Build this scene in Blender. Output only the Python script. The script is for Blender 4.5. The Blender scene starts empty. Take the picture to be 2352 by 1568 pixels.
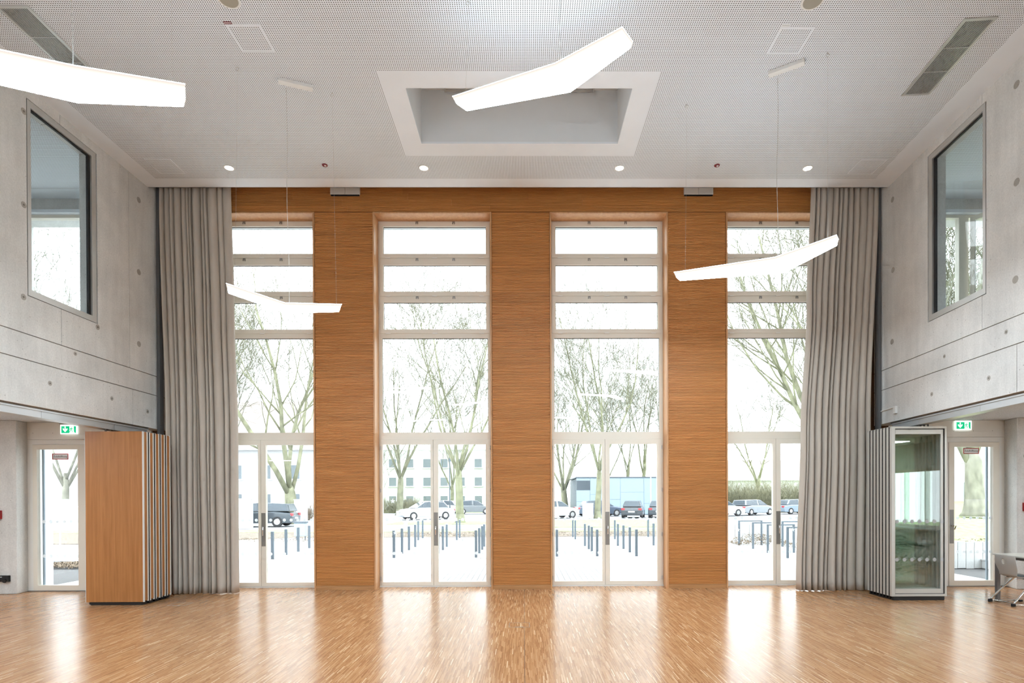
import bpy, bmesh, math, random
from mathutils import Matrix, Vector, Euler

S = bpy.context.scene
COL = S.collection
PI = math.pi
R = random.Random(7)

# ------------------------------------------------------------------ camera
cam_d = bpy.data.cameras.new('camera')
cam = bpy.data.objects.new('camera', cam_d)
COL.objects.link(cam)
FPX, CX, CY = 1319.5, 1212.4, 1148.1          # focal length and principal point on a 2352 x 1568 frame
cam_d.sensor_fit = 'HORIZONTAL'
cam_d.sensor_width = 36.0
cam_d.lens = 36.0 * FPX / 2352.0
cam_d.shift_x = (1176.0 - CX) / 2352.0
cam_d.shift_y = (CY - 784.0) / 2352.0
cam_d.clip_start, cam_d.clip_end = 0.05, 600
cam.matrix_world = (Matrix.Translation((0, 0, 1.682)) @ Matrix.Rotation(-0.00744, 4, 'Z')
                    @ Matrix.Rotation(PI / 2 - 0.0047, 4, 'X') @ Matrix.Rotation(-0.0037, 4, 'Z'))
S.camera = cam

# ------------------------------------------------------------------ light of the place
SKY = 3.7            # overcast sky
LAMP = 49.0           # diffusers of the pendant lamps
world = bpy.data.worlds.new('overcast_sky')
S.world = world
world.use_nodes = True
wn = world.node_tree.nodes
bg = wn.get('Background') or wn.new('ShaderNodeBackground')
bg.inputs[0].default_value = (0.90, 0.955, 1.0, 1)
bg.inputs[1].default_value = SKY
S.view_settings.view_transform = 'Standard'
S.view_settings.look = 'None'
S.view_settings.gamma = 1.0
S.view_settings.use_curve_mapping = False
S.view_settings.exposure = 0.72
c = S.cycles
c.max_bounces, c.diffuse_bounces, c.glossy_bounces = 6, 4, 3
c.transmission_bounces, c.transparent_max_bounces = 2, 24
c.caustics_reflective = c.caustics_refractive = False
c.sample_clamp_indirect = 5.0
c.use_denoising = True
c.use_light_tree = False
c.use_adaptive_sampling = True
c.adaptive_threshold = 0.1
c.adaptive_min_samples = 10

# ------------------------------------------------------------------ helpers
def link(o, parent=None):
    COL.objects.link(o)
    if parent is not None:
        o.parent = parent
    return o

class MB:
    """collects shapes; build() links them as one mesh object"""
    def __init__(self):
        self.v, self.f = [], []
    def add(self, vs, fs):
        n = len(self.v)
        self.v += [tuple(p) for p in vs]
        self.f += [tuple(i + n for i in f) for f in fs]
        return self
    def box(self, x0, x1, y0, y1, z0, z1):
        vs = [(x, y, z) for z in (z0, z1) for y in (y0, y1) for x in (x0, x1)]
        return self.add(vs, [(0, 2, 3, 1), (4, 5, 7, 6), (0, 1, 5, 4), (2, 6, 7, 3), (0, 4, 6, 2), (1, 3, 7, 5)])
    def hexa(self, lo, hi):
        """prism between two polygons with the same number of corners"""
        n = len(lo)
        fs = [tuple(range(n))[::-1], tuple(range(n, 2 * n))]
        fs += [(i, (i + 1) % n, n + (i + 1) % n, n + i) for i in range(n)]
        return self.add(list(lo) + list(hi), fs)
    def prism(self, poly, axis, a, b):
        """extrude a 2D polygon along axis (0,1,2) from a to b"""
        def P(u, w, t):
            return (t, u, w) if axis == 0 else (u, t, w) if axis == 1 else (u, w, t)
        return self.hexa([P(u, w, a) for u, w in poly], [P(u, w, b) for u, w in poly])
    def tube(self, p0, p1, r0, r1=None, n=8, caps=True):
        r1 = r0 if r1 is None else r1
        p0, p1 = Vector(p0), Vector(p1)
        d = (p1 - p0).normalized()
        a = d.orthogonal().normalized(); b = d.cross(a)
        ring = [(math.cos(2 * PI * i / n), math.sin(2 * PI * i / n)) for i in range(n)]
        vs = [p0 + (a * cx + b * sy) * r0 for cx, sy in ring] + [p1 + (a * cx + b * sy) * r1 for cx, sy in ring]
        fs = [(i, (i + 1) % n, n + (i + 1) % n, n + i) for i in range(n)]
        if caps:
            fs += [tuple(range(n))[::-1], tuple(range(n, 2 * n))]
        return self.add(vs, fs)
    def path(self, pts, r, n=8):
        pts = [Vector(p) for p in pts]
        vs, fs = [], []
        a = None
        for i, p in enumerate(pts):
            d = (pts[min(i + 1, len(pts) - 1)] - pts[max(i - 1, 0)]).normalized()
            a = d.orthogonal().normalized() if a is None else (a - d * a.dot(d)).normalized()
            b = d.cross(a)
            rr = r[i] if isinstance(r, (list, tuple)) else r
            vs += [p + (a * math.cos(2 * PI * k / n) + b * math.sin(2 * PI * k / n)) * rr for k in range(n)]
        for i in range(len(pts) - 1):
            fs += [(i * n + k, i * n + (k + 1) % n, (i + 1) * n + (k + 1) % n, (i + 1) * n + k) for k in range(n)]
        fs += [tuple(range(n))[::-1], tuple(range((len(pts) - 1) * n, len(pts) * n))]
        return self.add(vs, fs)
    def frame(self, axis, t0, t1, u0, u1, w0, w1, tl, tr, tb, tt):
        """rectangular ring in the plane across axis, bars of given widths"""
        def B(a0, a1, b0, b1):
            if axis == 1: self.box(a0, a1, t0, t1, b0, b1)
            elif axis == 0: self.box(t0, t1, a0, a1, b0, b1)
            else: self.box(a0, a1, b0, b1, t0, t1)
        B(u0, u0 + tl, w0, w1); B(u1 - tr, u1, w0, w1)
        B(u0 + tl, u1 - tr, w0, w0 + tb); B(u0 + tl, u1 - tr, w1 - tt, w1)
        return self
    def mesh(self, name, smooth=False):
        me = bpy.data.meshes.new(name)
        me.from_pydata(self.v, [], self.f)
        bm = bmesh.new(); bm.from_mesh(me)
        bmesh.ops.recalc_face_normals(bm, faces=bm.faces)
        bm.to_mesh(me); bm.free()
        if smooth:
            me.polygons.foreach_set('use_smooth', [True] * len(me.polygons))
        return me
    def build(self, name, mat, parent=None, smooth=False, bevel=0, loc=None):
        me = self.mesh(name, smooth)
        me.materials.append(mat)
        o = bpy.data.objects.new(name, me)
        link(o, parent)
        if parent is not None and 'origin' in parent:
            o.matrix_parent_inverse = Matrix.Translation(-Vector(parent['origin'][:]))
        if loc is not None:
            o.location = loc
        if bevel:
            m = o.modifiers.new('bevel', 'BEVEL'); m.width = bevel; m.segments = 2; m.limit_method = 'ANGLE'
            m.harden_normals = False
        return o

def empty(name, loc=(0, 0, 0), rz=0.0, world_children=True):
    """an Empty at a thing's base; its parts are written in world coordinates unless world_children is False"""
    o = bpy.data.objects.new(name, None)
    o.empty_display_size = 0.1
    link(o)
    o.location = loc
    o.rotation_euler = (0, 0, rz)
    if world_children:
        o['origin'] = list(loc)
    return o

def tag(o, label, cat, group=None, kind=None):
    o['label'] = label
    o['category'] = cat
    if group: o['group'] = group
    if kind: o['kind'] = kind
    return o

def struct(o, label=None):
    o['kind'] = 'structure'
    if label: o['label'] = label
    return o

def instance(mesh_obj, parent, loc=None):
    o = mesh_obj.copy()
    link(o)
    o.parent = parent
    if loc is not None: o.location = loc
    return o

def copy_tree(root):
    r = root.copy(); COL.objects.link(r)
    for ch in list(root.children):
        cc = ch.copy(); COL.objects.link(cc); cc.parent = r
        for g in list(ch.children):
            d = g.copy(); COL.objects.link(d); d.parent = cc
    return r

# ------------------------------------------------------------------ materials
def new_mat(name):
    m = bpy.data.materials.new(name)
    m.use_nodes = True
    nt = m.node_tree
    b = nt.nodes.get('Principled BSDF')
    return m, nt, b

def mat(name, col, rough=0.5, metal=0.0, var=0.0, scale=(3, 3, 3), detail=3.0, bump=0.0, bump_scale=80, spec=0.5, objrand=0.0, emit=None, coat=0.0):
    """plain procedural material: base colour with noise variation, fine bump, per-object variation"""
    m, nt, b = new_mat(name)
    N, L = nt.nodes, nt.links
    b.inputs['Roughness'].default_value = rough
    b.inputs['Metallic'].default_value = metal
    b.inputs['Specular IOR Level'].default_value = spec
    if coat: b.inputs['Coat Weight'].default_value = coat
    tc = N.new('ShaderNodeTexCoord')
    hsv = N.new('ShaderNodeHueSaturation')
    hsv.inputs['Color'].default_value = (*col, 1)
    val = N.new('ShaderNodeMath'); val.operation = 'ADD'; val.inputs[0].default_value = 1.0; val.inputs[1].default_value = 0.0
    if var:
        mp = N.new('ShaderNodeMapping'); mp.inputs['Scale'].default_value = scale
        no = N.new('ShaderNodeTexNoise'); no.inputs['Detail'].default_value = detail; no.inputs['Scale'].default_value = 1.0
        mr = N.new('ShaderNodeMapRange')
        mr.inputs['From Min'].default_value = 0.25; mr.inputs['From Max'].default_value = 0.75
        mr.inputs['To Min'].default_value = 1 - var; mr.inputs['To Max'].default_value = 1 + var
        L.new(tc.outputs['Object'], mp.inputs['Vector']); L.new(mp.outputs[0], no.inputs['Vector'])
        L.new(no.outputs['Fac'], mr.inputs['Value']); L.new(mr.outputs[0], val.inputs[0])
    if objrand:
        oi = N.new('ShaderNodeObjectInfo')
        mr2 = N.new('ShaderNodeMapRange'); mr2.inputs['To Min'].default_value = -objrand; mr2.inputs['To Max'].default_value = objrand
        L.new(oi.outputs['Random'], mr2.inputs['Value']); L.new(mr2.outputs[0], val.inputs[1])
    L.new(val.outputs[0], hsv.inputs['Value'])
    L.new(hsv.outputs[0], b.inputs['Base Color'])
    if bump:
        n2 = N.new('ShaderNodeTexNoise'); n2.inputs['Scale'].default_value = bump_scale; n2.inputs['Detail'].default_value = 2
        bp = N.new('ShaderNodeBump'); bp.inputs['Strength'].default_value = bump; bp.inputs['Distance'].default_value = 0.01
        L.new(tc.outputs['Object'], n2.inputs['Vector']); L.new(n2.outputs['Fac'], bp.inputs['Height'])
        L.new(bp.outputs[0], b.inputs['Normal'])
    if emit:
        b.inputs['Emission Color'].default_value = (*emit[:3], 1)
        b.inputs['Emission Strength'].default_value = emit[3]
        m.cycles.emission_sampling = 'NONE'
    return m

def glass_mat(name, tint=(0.96, 0.98, 0.98), ior=1.45, boost=1.0):
    m = bpy.data.materials.new(name); m.use_nodes = True
    nt = m.node_tree; nt.nodes.clear()
    N, L = nt.nodes, nt.links
    out = N.new('ShaderNodeOutputMaterial'); mix = N.new('ShaderNodeMixShader')
    tr = N.new('ShaderNodeBsdfTransparent'); tr.inputs[0].default_value = (*tint, 1)
    gl = N.new('ShaderNodeBsdfGlossy'); gl.inputs['Roughness'].default_value = 0.0
    lw = N.new('ShaderNodeLayerWeight'); lw.inputs[0].default_value = 0.5       # Schlick reflectance from the facing angle
    pw = N.new('ShaderNodeMath'); pw.operation = 'POWER'; pw.inputs[1].default_value = 5.0
    f0 = ((ior - 1) / (ior + 1)) ** 2 * boost
    mu = N.new('ShaderNodeMath'); mu.operation = 'MULTIPLY_ADD'; mu.inputs[1].default_value = 1 - f0; mu.inputs[2].default_value = f0
    L.new(lw.outputs['Facing'], pw.inputs[0]); L.new(pw.outputs[0], mu.inputs[0]); L.new(mu.outputs[0], mix.inputs[0])
    L.new(tr.outputs[0], mix.inputs[1]); L.new(gl.outputs[0], mix.inputs[2]); L.new(mix.outputs[0], out.inputs[0])
    return m

def emit_mat(name, col, strength, sample=True):
    m = bpy.data.materials.new(name); m.use_nodes = True
    nt = m.node_tree; nt.nodes.clear()
    out = nt.nodes.new('ShaderNodeOutputMaterial'); e = nt.nodes.new('ShaderNodeEmission')
    e.inputs[0].default_value = (*col, 1); e.inputs[1].default_value = strength
    if not sample: m.cycles.emission_sampling = 'NONE'
    nt.links.new(e.outputs[0], out.inputs[0])
    return m

def perforated_mat(name, col, pitch=0.025, rad=0.25):
    """white board drilled with a square grid of 12 mm holes, dark fleece behind"""
    m, nt, b = new_mat(name)
    N, L = nt.nodes, nt.links
    b.inputs['Roughness'].default_value = 0.75
    tc = N.new('ShaderNodeTexCoord')
    sc = N.new('ShaderNodeVectorMath'); sc.operation = 'SCALE'; sc.inputs['Scale'].default_value = 1.0 / pitch
    fr = N.new('ShaderNodeVectorMath'); fr.operation = 'FRACTION'
    sb = N.new('ShaderNodeVectorMath'); sb.operation = 'SUBTRACT'; sb.inputs[1].default_value = (0.5, 0.5, 0)
    ml = N.new('ShaderNodeVectorMath'); ml.operation = 'MULTIPLY'; ml.inputs[1].default_value = (1, 1, 0)
    le = N.new('ShaderNodeVectorMath'); le.operation = 'LENGTH'
    lt = N.new('ShaderNodeMath'); lt.operation = 'LESS_THAN'; lt.inputs[1].default_value = rad
    mx = N.new('ShaderNodeMix'); mx.data_type = 'RGBA'
    mx.inputs[6].default_value = (*col, 1); mx.inputs[7].default_value = (0.045, 0.04, 0.035, 1)
    L.new(tc.outputs['Object'], sc.inputs[0]); L.new(sc.outputs[0], fr.inputs[0]); L.new(fr.outputs[0], sb.inputs[0])
    L.new(sb.outputs[0], ml.inputs[0]); L.new(ml.outputs[0], le.inputs[0]); L.new(le.outputs['Value'], lt.inputs[0])
    L.new(lt.outputs[0], mx.inputs[0]); L.new(mx.outputs[2], b.inputs['Base Color'])
    return m

def concrete_mat(name, col=(0.69, 0.685, 0.665), pores=True):
    m, nt, b = new_mat(name)
    N, L = nt.nodes, nt.links
    b.inputs['Roughness'].default_value = 0.72
    b.inputs['Specular IOR Level'].default_value = 0.3
    tc = N.new('ShaderNodeTexCoord')
    n1 = N.new('ShaderNodeTexNoise'); n1.inputs['Scale'].default_value = 1.3; n1.inputs['Detail'].default_value = 6; n1.inputs['Roughness'].default_value = 0.6
    n2 = N.new('ShaderNodeTexNoise'); n2.inputs['Scale'].default_value = 45; n2.inputs['Detail'].default_value = 4
    mp = N.new('ShaderNodeMapping'); mp.inputs['Scale'].default_value = (9, 9, 0.8)
    n3 = N.new('ShaderNodeTexNoise'); n3.inputs['Scale'].default_value = 1.0; n3.inputs['Detail'].default_value = 4
    vo = N.new('ShaderNodeTexVoronoi'); vo.inputs['Scale'].default_value = 13
    L.new(tc.outputs['Object'], n1.inputs['Vector']); L.new(tc.outputs['Object'], n2.inputs['Vector'])
    L.new(tc.outputs['Object'], mp.inputs['Vector']); L.new(mp.outputs[0], n3.inputs['Vector']); L.new(tc.outputs['Object'], vo.inputs['Vector'])
    def rng(src, a, bb, lo=0.3, hi=0.7):
        r = N.new('ShaderNodeMapRange'); r.inputs['From Min'].default_value = lo; r.inputs['From Max'].default_value = hi
        r.inputs['To Min'].default_value = a; r.inputs['To Max'].default_value = bb
        L.new(src, r.inputs['Value']); return r.outputs[0]
    def mul(a, bb):
        k = N.new('ShaderNodeMath'); k.operation = 'MULTIPLY'; L.new(a, k.inputs[0]); L.new(bb, k.inputs[1]); return k.outputs[0]
    v = mul(mul(rng(n1.outputs['Fac'], 0.86, 1.12), rng(n2.outputs['Fac'], 0.93, 1.07)), rng(n3.outputs['Fac'], 0.95, 1.05))
    if pores:
        n4 = N.new('ShaderNodeTexNoise'); n4.inputs['Scale'].default_value = 2.0
        L.new(tc.outputs['Object'], n4.inputs['Vector'])
        thr = rng(n4.outputs['Fac'], 0.02, 0.11)
        lt = N.new('ShaderNodeMath'); lt.operation = 'LESS_THAN'
        L.new(vo.outputs['Distance'], lt.inputs[0]); L.new(thr, lt.inputs[1])
        v = mul(v, rng(lt.outputs[0], 1.0, 0.62, 0, 1))
    hsv = N.new('ShaderNodeHueSaturation'); hsv.inputs['Color'].default_value = (*col, 1)
    L.new(v, hsv.inputs['Value']); L.new(hsv.outputs[0], b.inputs['Base Color'])
    bp = N.new('ShaderNodeBump'); bp.inputs['Strength'].default_value = 0.25; bp.inputs['Distance'].default_value = 0.004
    L.new(n2.outputs['Fac'], bp.inputs['Height']); L.new(bp.outputs[0], b.inputs['Normal'])
    return m

def parquet_mat(name):
    """oak lamella parquet: 9 mm strips along Y, staggered, each with its own tone"""
    m, nt, b = new_mat(name)
    N, L = nt.nodes, nt.links
    tc = N.new('ShaderNodeTexCoord'); sp = N.new('ShaderNodeSeparateXYZ')
    L.new(tc.outputs['Object'], sp.inputs[0])
    def math_(op, a, bb=None):
        k = N.new('ShaderNodeMath'); k.operation = op
        for i, q in enumerate((a, bb)):
            if q is None: continue
            if isinstance(q, (int, float)): k.inputs[i].default_value = q
            else: L.new(q, k.inputs[i])
        return k.outputs[0]
    ix = math_('FLOOR', math_('DIVIDE', sp.outputs[0], 0.0092))
    wn1 = N.new('ShaderNodeTexWhiteNoise'); wn1.noise_dimensions = '1D'; L.new(ix, wn1.inputs['W'])
    jy = math_('FLOOR', math_('ADD', math_('DIVIDE', sp.outputs[1], 0.23), math_('MULTIPLY', wn1.outputs['Value'], 3.0)))
    cb = N.new('ShaderNodeCombineXYZ'); L.new(ix, cb.inputs[0]); L.new(jy, cb.inputs[1])
    wn2 = N.new('ShaderNodeTexWhiteNoise'); wn2.noise_dimensions = '2D'; L.new(cb.outputs[0], wn2.inputs['Vector'])
    rp = N.new('ShaderNodeValToRGB')
    el = rp.color_ramp.elements
    el[0].position = 0.0; el[0].color = (0.30, 0.138, 0.058, 1)
    el[1].position = 1.0; el[1].color = (0.68, 0.48, 0.30, 1)
    for p, cc in ((0.3, (0.375, 0.183, 0.080, 1)), (0.62, (0.435, 0.222, 0.102, 1)), (0.88, (0.475, 0.255, 0.122, 1)), (0.96, (0.53, 0.31, 0.165, 1))):
        e = el.new(p); e.color = cc
    L.new(wn2.outputs['Value'], rp.inputs[0])
    mp = N.new('ShaderNodeMapping'); mp.inputs['Scale'].default_value = (60, 6, 1)
    no = N.new('ShaderNodeTexNoise'); no.inputs['Scale'].default_value = 1; no.inputs['Detail'].default_value = 3
    L.new(tc.outputs['Object'], mp.inputs[0]); L.new(mp.outputs[0], no.inputs['Vector'])
    big = N.new('ShaderNodeTexNoise'); big.inputs['Scale'].default_value = 0.9; big.inputs['Detail'].default_value = 3
    L.new(tc.outputs['Object'], big.inputs['Vector'])
    hs = N.new('ShaderNodeHueSaturation')
    L.new(math_('ADD', math_('MULTIPLY', no.outputs['Fac'], 0.16), math_('ADD', math_('MULTIPLY', big.outputs['Fac'], 0.16), 0.84)), hs.inputs['Value'])
    L.new(rp.outputs[0], hs.inputs['Color']); L.new(hs.outputs[0], b.inputs['Base Color'])
    L.new(math_('ADD', math_('MULTIPLY', wn2.outputs['Value'], 0.02), math_('ADD', math_('MULTIPLY', big.outputs['Fac'], 0.08), 0.165)), b.inputs['Roughness'])
    b.inputs['Specular IOR Level'].default_value = 0.33
    return m

def veneer_mat(name, c0, c1, scale=(28, 28, 1.2), rough=0.45, objrand=0.0, spec=0.4):
    """wood veneer: long grain along one axis"""
    m, nt, b = new_mat(name)
    N, L = nt.nodes, nt.links
    b.inputs['Roughness'].default_value = rough
    b.inputs['Specular IOR Level'].default_value = spec
    tc = N.new('ShaderNodeTexCoord'); mp = N.new('ShaderNodeMapping'); mp.inputs['Scale'].default_value = scale
    n1 = N.new('ShaderNodeTexNoise'); n1.inputs['Scale'].default_value = 1; n1.inputs['Detail'].default_value = 6; n1.inputs['Roughness'].default_value = 0.65; n1.inputs['Distortion'].default_value = 0.4
    L.new(tc.outputs['Object'], mp.inputs[0])
    oi = N.new('ShaderNodeObjectInfo')
    ad = N.new('ShaderNodeVectorMath'); ad.operation = 'ADD'
    ml = N.new('ShaderNodeMath'); ml.operation = 'MULTIPLY'; ml.inputs[1].default_value = 37.0
    L.new(oi.outputs['Random'], ml.inputs[0]); L.new(mp.outputs[0], ad.inputs[0]); L.new(ml.outputs[0], ad.inputs[1])
    L.new(ad.outputs[0], n1.inputs['Vector'])
    rp = N.new('ShaderNodeValToRGB')
    rp.color_ramp.elements[0].position = 0.3; rp.color_ramp.elements[0].color = (*c0, 1)
    rp.color_ramp.elements[1].position = 0.7; rp.color_ramp.elements[1].color = (*c1, 1)
    L.new(n1.outputs['Fac'], rp.inputs[0])
    hs = N.new('ShaderNodeHueSaturation')
    mr = N.new('ShaderNodeMapRange'); mr.inputs['To Min'].default_value = 1 - objrand; mr.inputs['To Max'].default_value = 1 + objrand
    L.new(oi.outputs['Random'], mr.inputs['Value']); L.new(mr.outputs[0], hs.inputs['Value'])
    L.new(rp.outputs[0], hs.inputs['Color']); L.new(hs.outputs[0], b.inputs['Base Color'])
    return m

M = {}
M['parquet'] = parquet_mat('parquet_oak')
M['perf'] = perforated_mat('perforated_board', (0.82, 0.855, 0.895))
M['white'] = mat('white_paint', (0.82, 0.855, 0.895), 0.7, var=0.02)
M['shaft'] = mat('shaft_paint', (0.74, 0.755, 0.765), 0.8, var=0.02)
M['concrete'] = concrete_mat('fair_faced_concrete')
M['concrete_d'] = concrete_mat('joint_mortar', (0.20, 0.185, 0.165), False)
M['plug'] = concrete_mat('concrete_plug', (0.40, 0.375, 0.34), False)
M['slat'] = veneer_mat('oak_slat_board', (0.47, 0.19, 0.052), (0.65, 0.29, 0.088), (1.5, 40, 60), 0.5, 0.07)
M['slat_back'] = mat('slat_backing', (0.13, 0.055, 0.02), 0.8)
M['lining'] = veneer_mat('oak_lining', (0.52, 0.26, 0.115), (0.66, 0.37, 0.18), (20, 20, 1.0), 0.4)
M['skirt'] = veneer_mat('oak_skirting', (0.38, 0.18, 0.07), (0.56, 0.29, 0.12), (1.5, 30, 30), 0.45)
M['veneer'] = veneer_mat('oak_veneer', (0.33, 0.130, 0.038), (0.475, 0.212, 0.070), (26, 26, 0.9), 0.42)
M['frame'] = mat('window_frame_paint', (0.82, 0.77, 0.675), 0.45, var=0.015)
M['frame2'] = mat('facade_panel_paint', (0.83, 0.81, 0.76), 0.5, var=0.015)
M['alu'] = mat('anodised_aluminium', (0.62, 0.62, 0.60), 0.4, metal=0.6, var=0.02)
M['rail'] = mat('aluminium_rail', (0.58, 0.61, 0.63), 0.35, metal=0.5, var=0.02)
M['partition'] = mat('partition_profile', (0.60, 0.59, 0.55), 0.45, metal=0.3, var=0.02)
M['edge'] = mat('pale_edge_profile', (0.66, 0.645, 0.61), 0.4)
M['steel'] = mat('brushed_steel', (0.36, 0.36, 0.35), 0.35, metal=0.9, var=0.03, scale=(2, 2, 60))
M['chrome'] = mat('chrome', (0.75, 0.75, 0.76), 0.12, metal=1.0)
M['black'] = mat('black_rubber', (0.012, 0.012, 0.013), 0.6)
M['dark'] = mat('dark_steel', (0.14, 0.142, 0.145), 0.5, metal=0.3)
M['plate'] = mat('handle_plate', (0.33, 0.32, 0.30), 0.4, metal=0.7)
M['pane'] = glass_mat('window_glass')
M['greenglass'] = glass_mat('partition_glass', (0.93, 0.97, 0.945), 1.52, 2.0)
def frosted_mat(name, col, clear):
    m = bpy.data.materials.new(name); m.use_nodes = True
    nt = m.node_tree; nt.nodes.clear(); N, L = nt.nodes, nt.links
    out = N.new('ShaderNodeOutputMaterial'); mix = N.new('ShaderNodeMixShader'); mix2 = N.new('ShaderNodeMixShader')
    tr = N.new('ShaderNodeBsdfTransparent'); tl = N.new('ShaderNodeBsdfTranslucent'); df = N.new('ShaderNodeBsdfDiffuse')
    tl.inputs[0].default_value = df.inputs[0].default_value = (*col, 1)
    mix.inputs[0].default_value = 0.5; mix2.inputs[0].default_value = clear
    L.new(tl.outputs[0], mix.inputs[1]); L.new(df.outputs[0], mix.inputs[2])
    L.new(mix.outputs[0], mix2.inputs[1]); L.new(tr.outputs[0], mix2.inputs[2]); L.new(mix2.outputs[0], out.inputs[0])
    return m
M['dot'] = frosted_mat('etched_dot', (0.80, 0.82, 0.83), 0.25)
M['curtain'] = mat('curtain_cloth', (0.51, 0.457, 0.398), 0.85, var=0.04, scale=(6, 6, 2), bump=0.12, bump_scale=400, spec=0.25)
M['diffuser'] = emit_mat('lamp_diffuser', (0.74, 0.895, 1.0), LAMP)
M['uplight'] = emit_mat('lamp_uplight', (0.74, 0.895, 1.0), 5.5)
M['tubelight'] = emit_mat('linear_light', (0.84, 0.93, 1.0), 75.0)
M['sidelit'] = emit_mat('lamp_side', (1.0, 0.89, 0.80), 0.66, False)
_nt = M['sidelit'].node_tree                      # the opal flank glows less towards its upper rim
_tc = _nt.nodes.new('ShaderNodeTexCoord'); _sp = _nt.nodes.new('ShaderNodeSeparateXYZ'); _mr = _nt.nodes.new('ShaderNodeMapRange')
_mr.inputs['From Min'].default_value = 0.0; _mr.inputs['From Max'].default_value = 0.9
_mr.inputs['To Min'].default_value = 1.15; _mr.inputs['To Max'].default_value = 0.58
_nt.links.new(_tc.outputs['Generated'], _sp.inputs[0]); _nt.links.new(_sp.outputs[2], _mr.inputs['Value'])
_nt.links.new(_mr.outputs[0], [n for n in _nt.nodes if n.type == 'EMISSION'][0].inputs[1])
M['wire'] = mat('steel_wire', (0.55, 0.53, 0.50), 0.4, metal=0.5)
M['whiteplastic'] = mat('white_plastic', (0.78, 0.775, 0.75), 0.4)
M['grille'] = mat('loudspeaker_mesh', (0.36, 0.335, 0.27), 0.6, var=0.05, scale=(300, 300, 300))
M['red'] = mat('signal_red', (0.42, 0.008, 0.01), 0.4)
M['maroon'] = mat('maroon_sticker', (0.20, 0.02, 0.03), 0.5)
M['ink'] = mat('black_ink', (0.02, 0.02, 0.03), 0.6)
M['signwhite'] = mat('sign_white', (0.88, 0.89, 0.90), 0.45)
M['exitgreen'] = mat('exit_green', (0.0, 0.38, 0.16), 0.4, emit=(0.0, 0.55, 0.24, 0.55))
M['exitwhite'] = mat('exit_white', (0.8, 0.85, 0.82), 0.4, emit=(0.9, 1.0, 0.95, 0.8))
M['chairshell'] = mat('grey_polypropylene', (0.42, 0.40, 0.37), 0.45)
M['pad'] = mat('seat_pad_felt', (0.20, 0.24, 0.27), 0.9, var=0.2, scale=(120, 120, 120))
M['tabletop'] = mat('table_laminate', (0.62, 0.60, 0.54), 0.35)
M['tableleg'] = mat('table_leg_grey', (0.22, 0.21, 0.21), 0.4, metal=0.5)
M['downlight'] = emit_mat('downlight_lens', (1.0, 0.97, 0.92), 6.0, False)
# outside
M['paving'] = mat('concrete_pavers', (0.52, 0.53, 0.53), 0.8, var=0.06, scale=(2, 2, 2), objrand=0.0)
M['joint'] = mat('paver_joint_sand', (0.10, 0.10, 0.10), 0.9)
M['asphalt'] = mat('pale_asphalt', (0.40, 0.41, 0.43), 0.9, var=0.06, scale=(3, 3, 3))
M['soil'] = mat('gravel_and_leaves', (0.20, 0.165, 0.13), 0.95, var=0.9, scale=(14, 14, 14), detail=8)
M['turf'] = mat('winter_grass', (0.30, 0.36, 0.16), 0.95, var=0.5, scale=(5, 5, 5), detail=8)
M['bark'] = mat('lichen_bark', (0.23, 0.23, 0.15), 0.9, var=0.5, scale=(3, 3, 2), detail=6)
M['bark2'] = mat('grey_bark', (0.24, 0.235, 0.19), 0.9, var=0.45, scale=(4, 4, 2), detail=6)
M['twig'] = mat('bare_twig', (0.16, 0.157, 0.108), 0.9, var=0.3, scale=(1, 1, 1))
M['bollard'] = mat('bollard_paint', (0.10, 0.125, 0.15), 0.5)
M['render'] = mat('white_render', (0.60, 0.60, 0.60), 0.9, var=0.02)
M['render2'] = mat('cream_render', (0.52, 0.53, 0.54), 0.9, var=0.02)
M['bluepanel'] = mat('blue_grey_cladding', (0.33, 0.42, 0.50), 0.55, var=0.03)
M['farpane'] = mat('far_window_pane', (0.16, 0.19, 0.21), 0.15)
M['rooftile'] = mat('grey_brown_tiles', (0.34, 0.29, 0.265), 0.9, var=0.15, scale=(2, 2, 12))
M['tyre'] = mat('tyre', (0.03, 0.03, 0.032), 0.8)
M['hub'] = mat('alloy_hub', (0.5, 0.5, 0.5), 0.4, metal=0.6)
M['carglass'] = mat('car_glass', (0.07, 0.09, 0.11), 0.08)
M['taillight'] = mat('tail_light', (0.45, 0.05, 0.06), 0.3)
M['slab'] = concrete_mat('palisade_concrete', (0.52, 0.53, 0.53), False)
M['bush'] = mat('hedge_twigs', (0.26, 0.25, 0.16), 0.95, var=0.4, scale=(2, 2, 2))
M['leafpile'] = mat('fallen_leaves', (0.22, 0.17, 0.12), 0.95, var=0.6, scale=(9, 9, 9))

# ================================================================== THE ROOM
ZC = 7.112            # underside of the hall ceiling
YW = 10.56            # face of the slatted wall
RANG = math.atan(0.0858)      # the right wall stands slightly askew
def XR(y): return 5.565 + 0.0858 * y

fl = MB().box(-10.6, 10.6, -4.1, 10.96, -0.2, 0.0).build('floor', M['parquet'])
struct(fl, 'glossy oak lamella parquet floor of the hall')
MB().box(0.003, 0.009, -4.0, YW, -0.01, 0.0008).build('expansion_joint', M['slat_back'], fl)
jb = MB()
jb.hexa([(XR(y) + 0.285 + d, y, -0.01) for d, y in ((0, -4), (0.008, -4), (0.008, 10.3), (0, 10.3))],
        [(XR(y) + 0.285 + d, y, 0.0008) for d, y in ((0, -4), (0.008, -4), (0.008, 10.3), (0, 10.3))])
jb.build('expansion_joint', M['slat_back'], fl)

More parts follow.
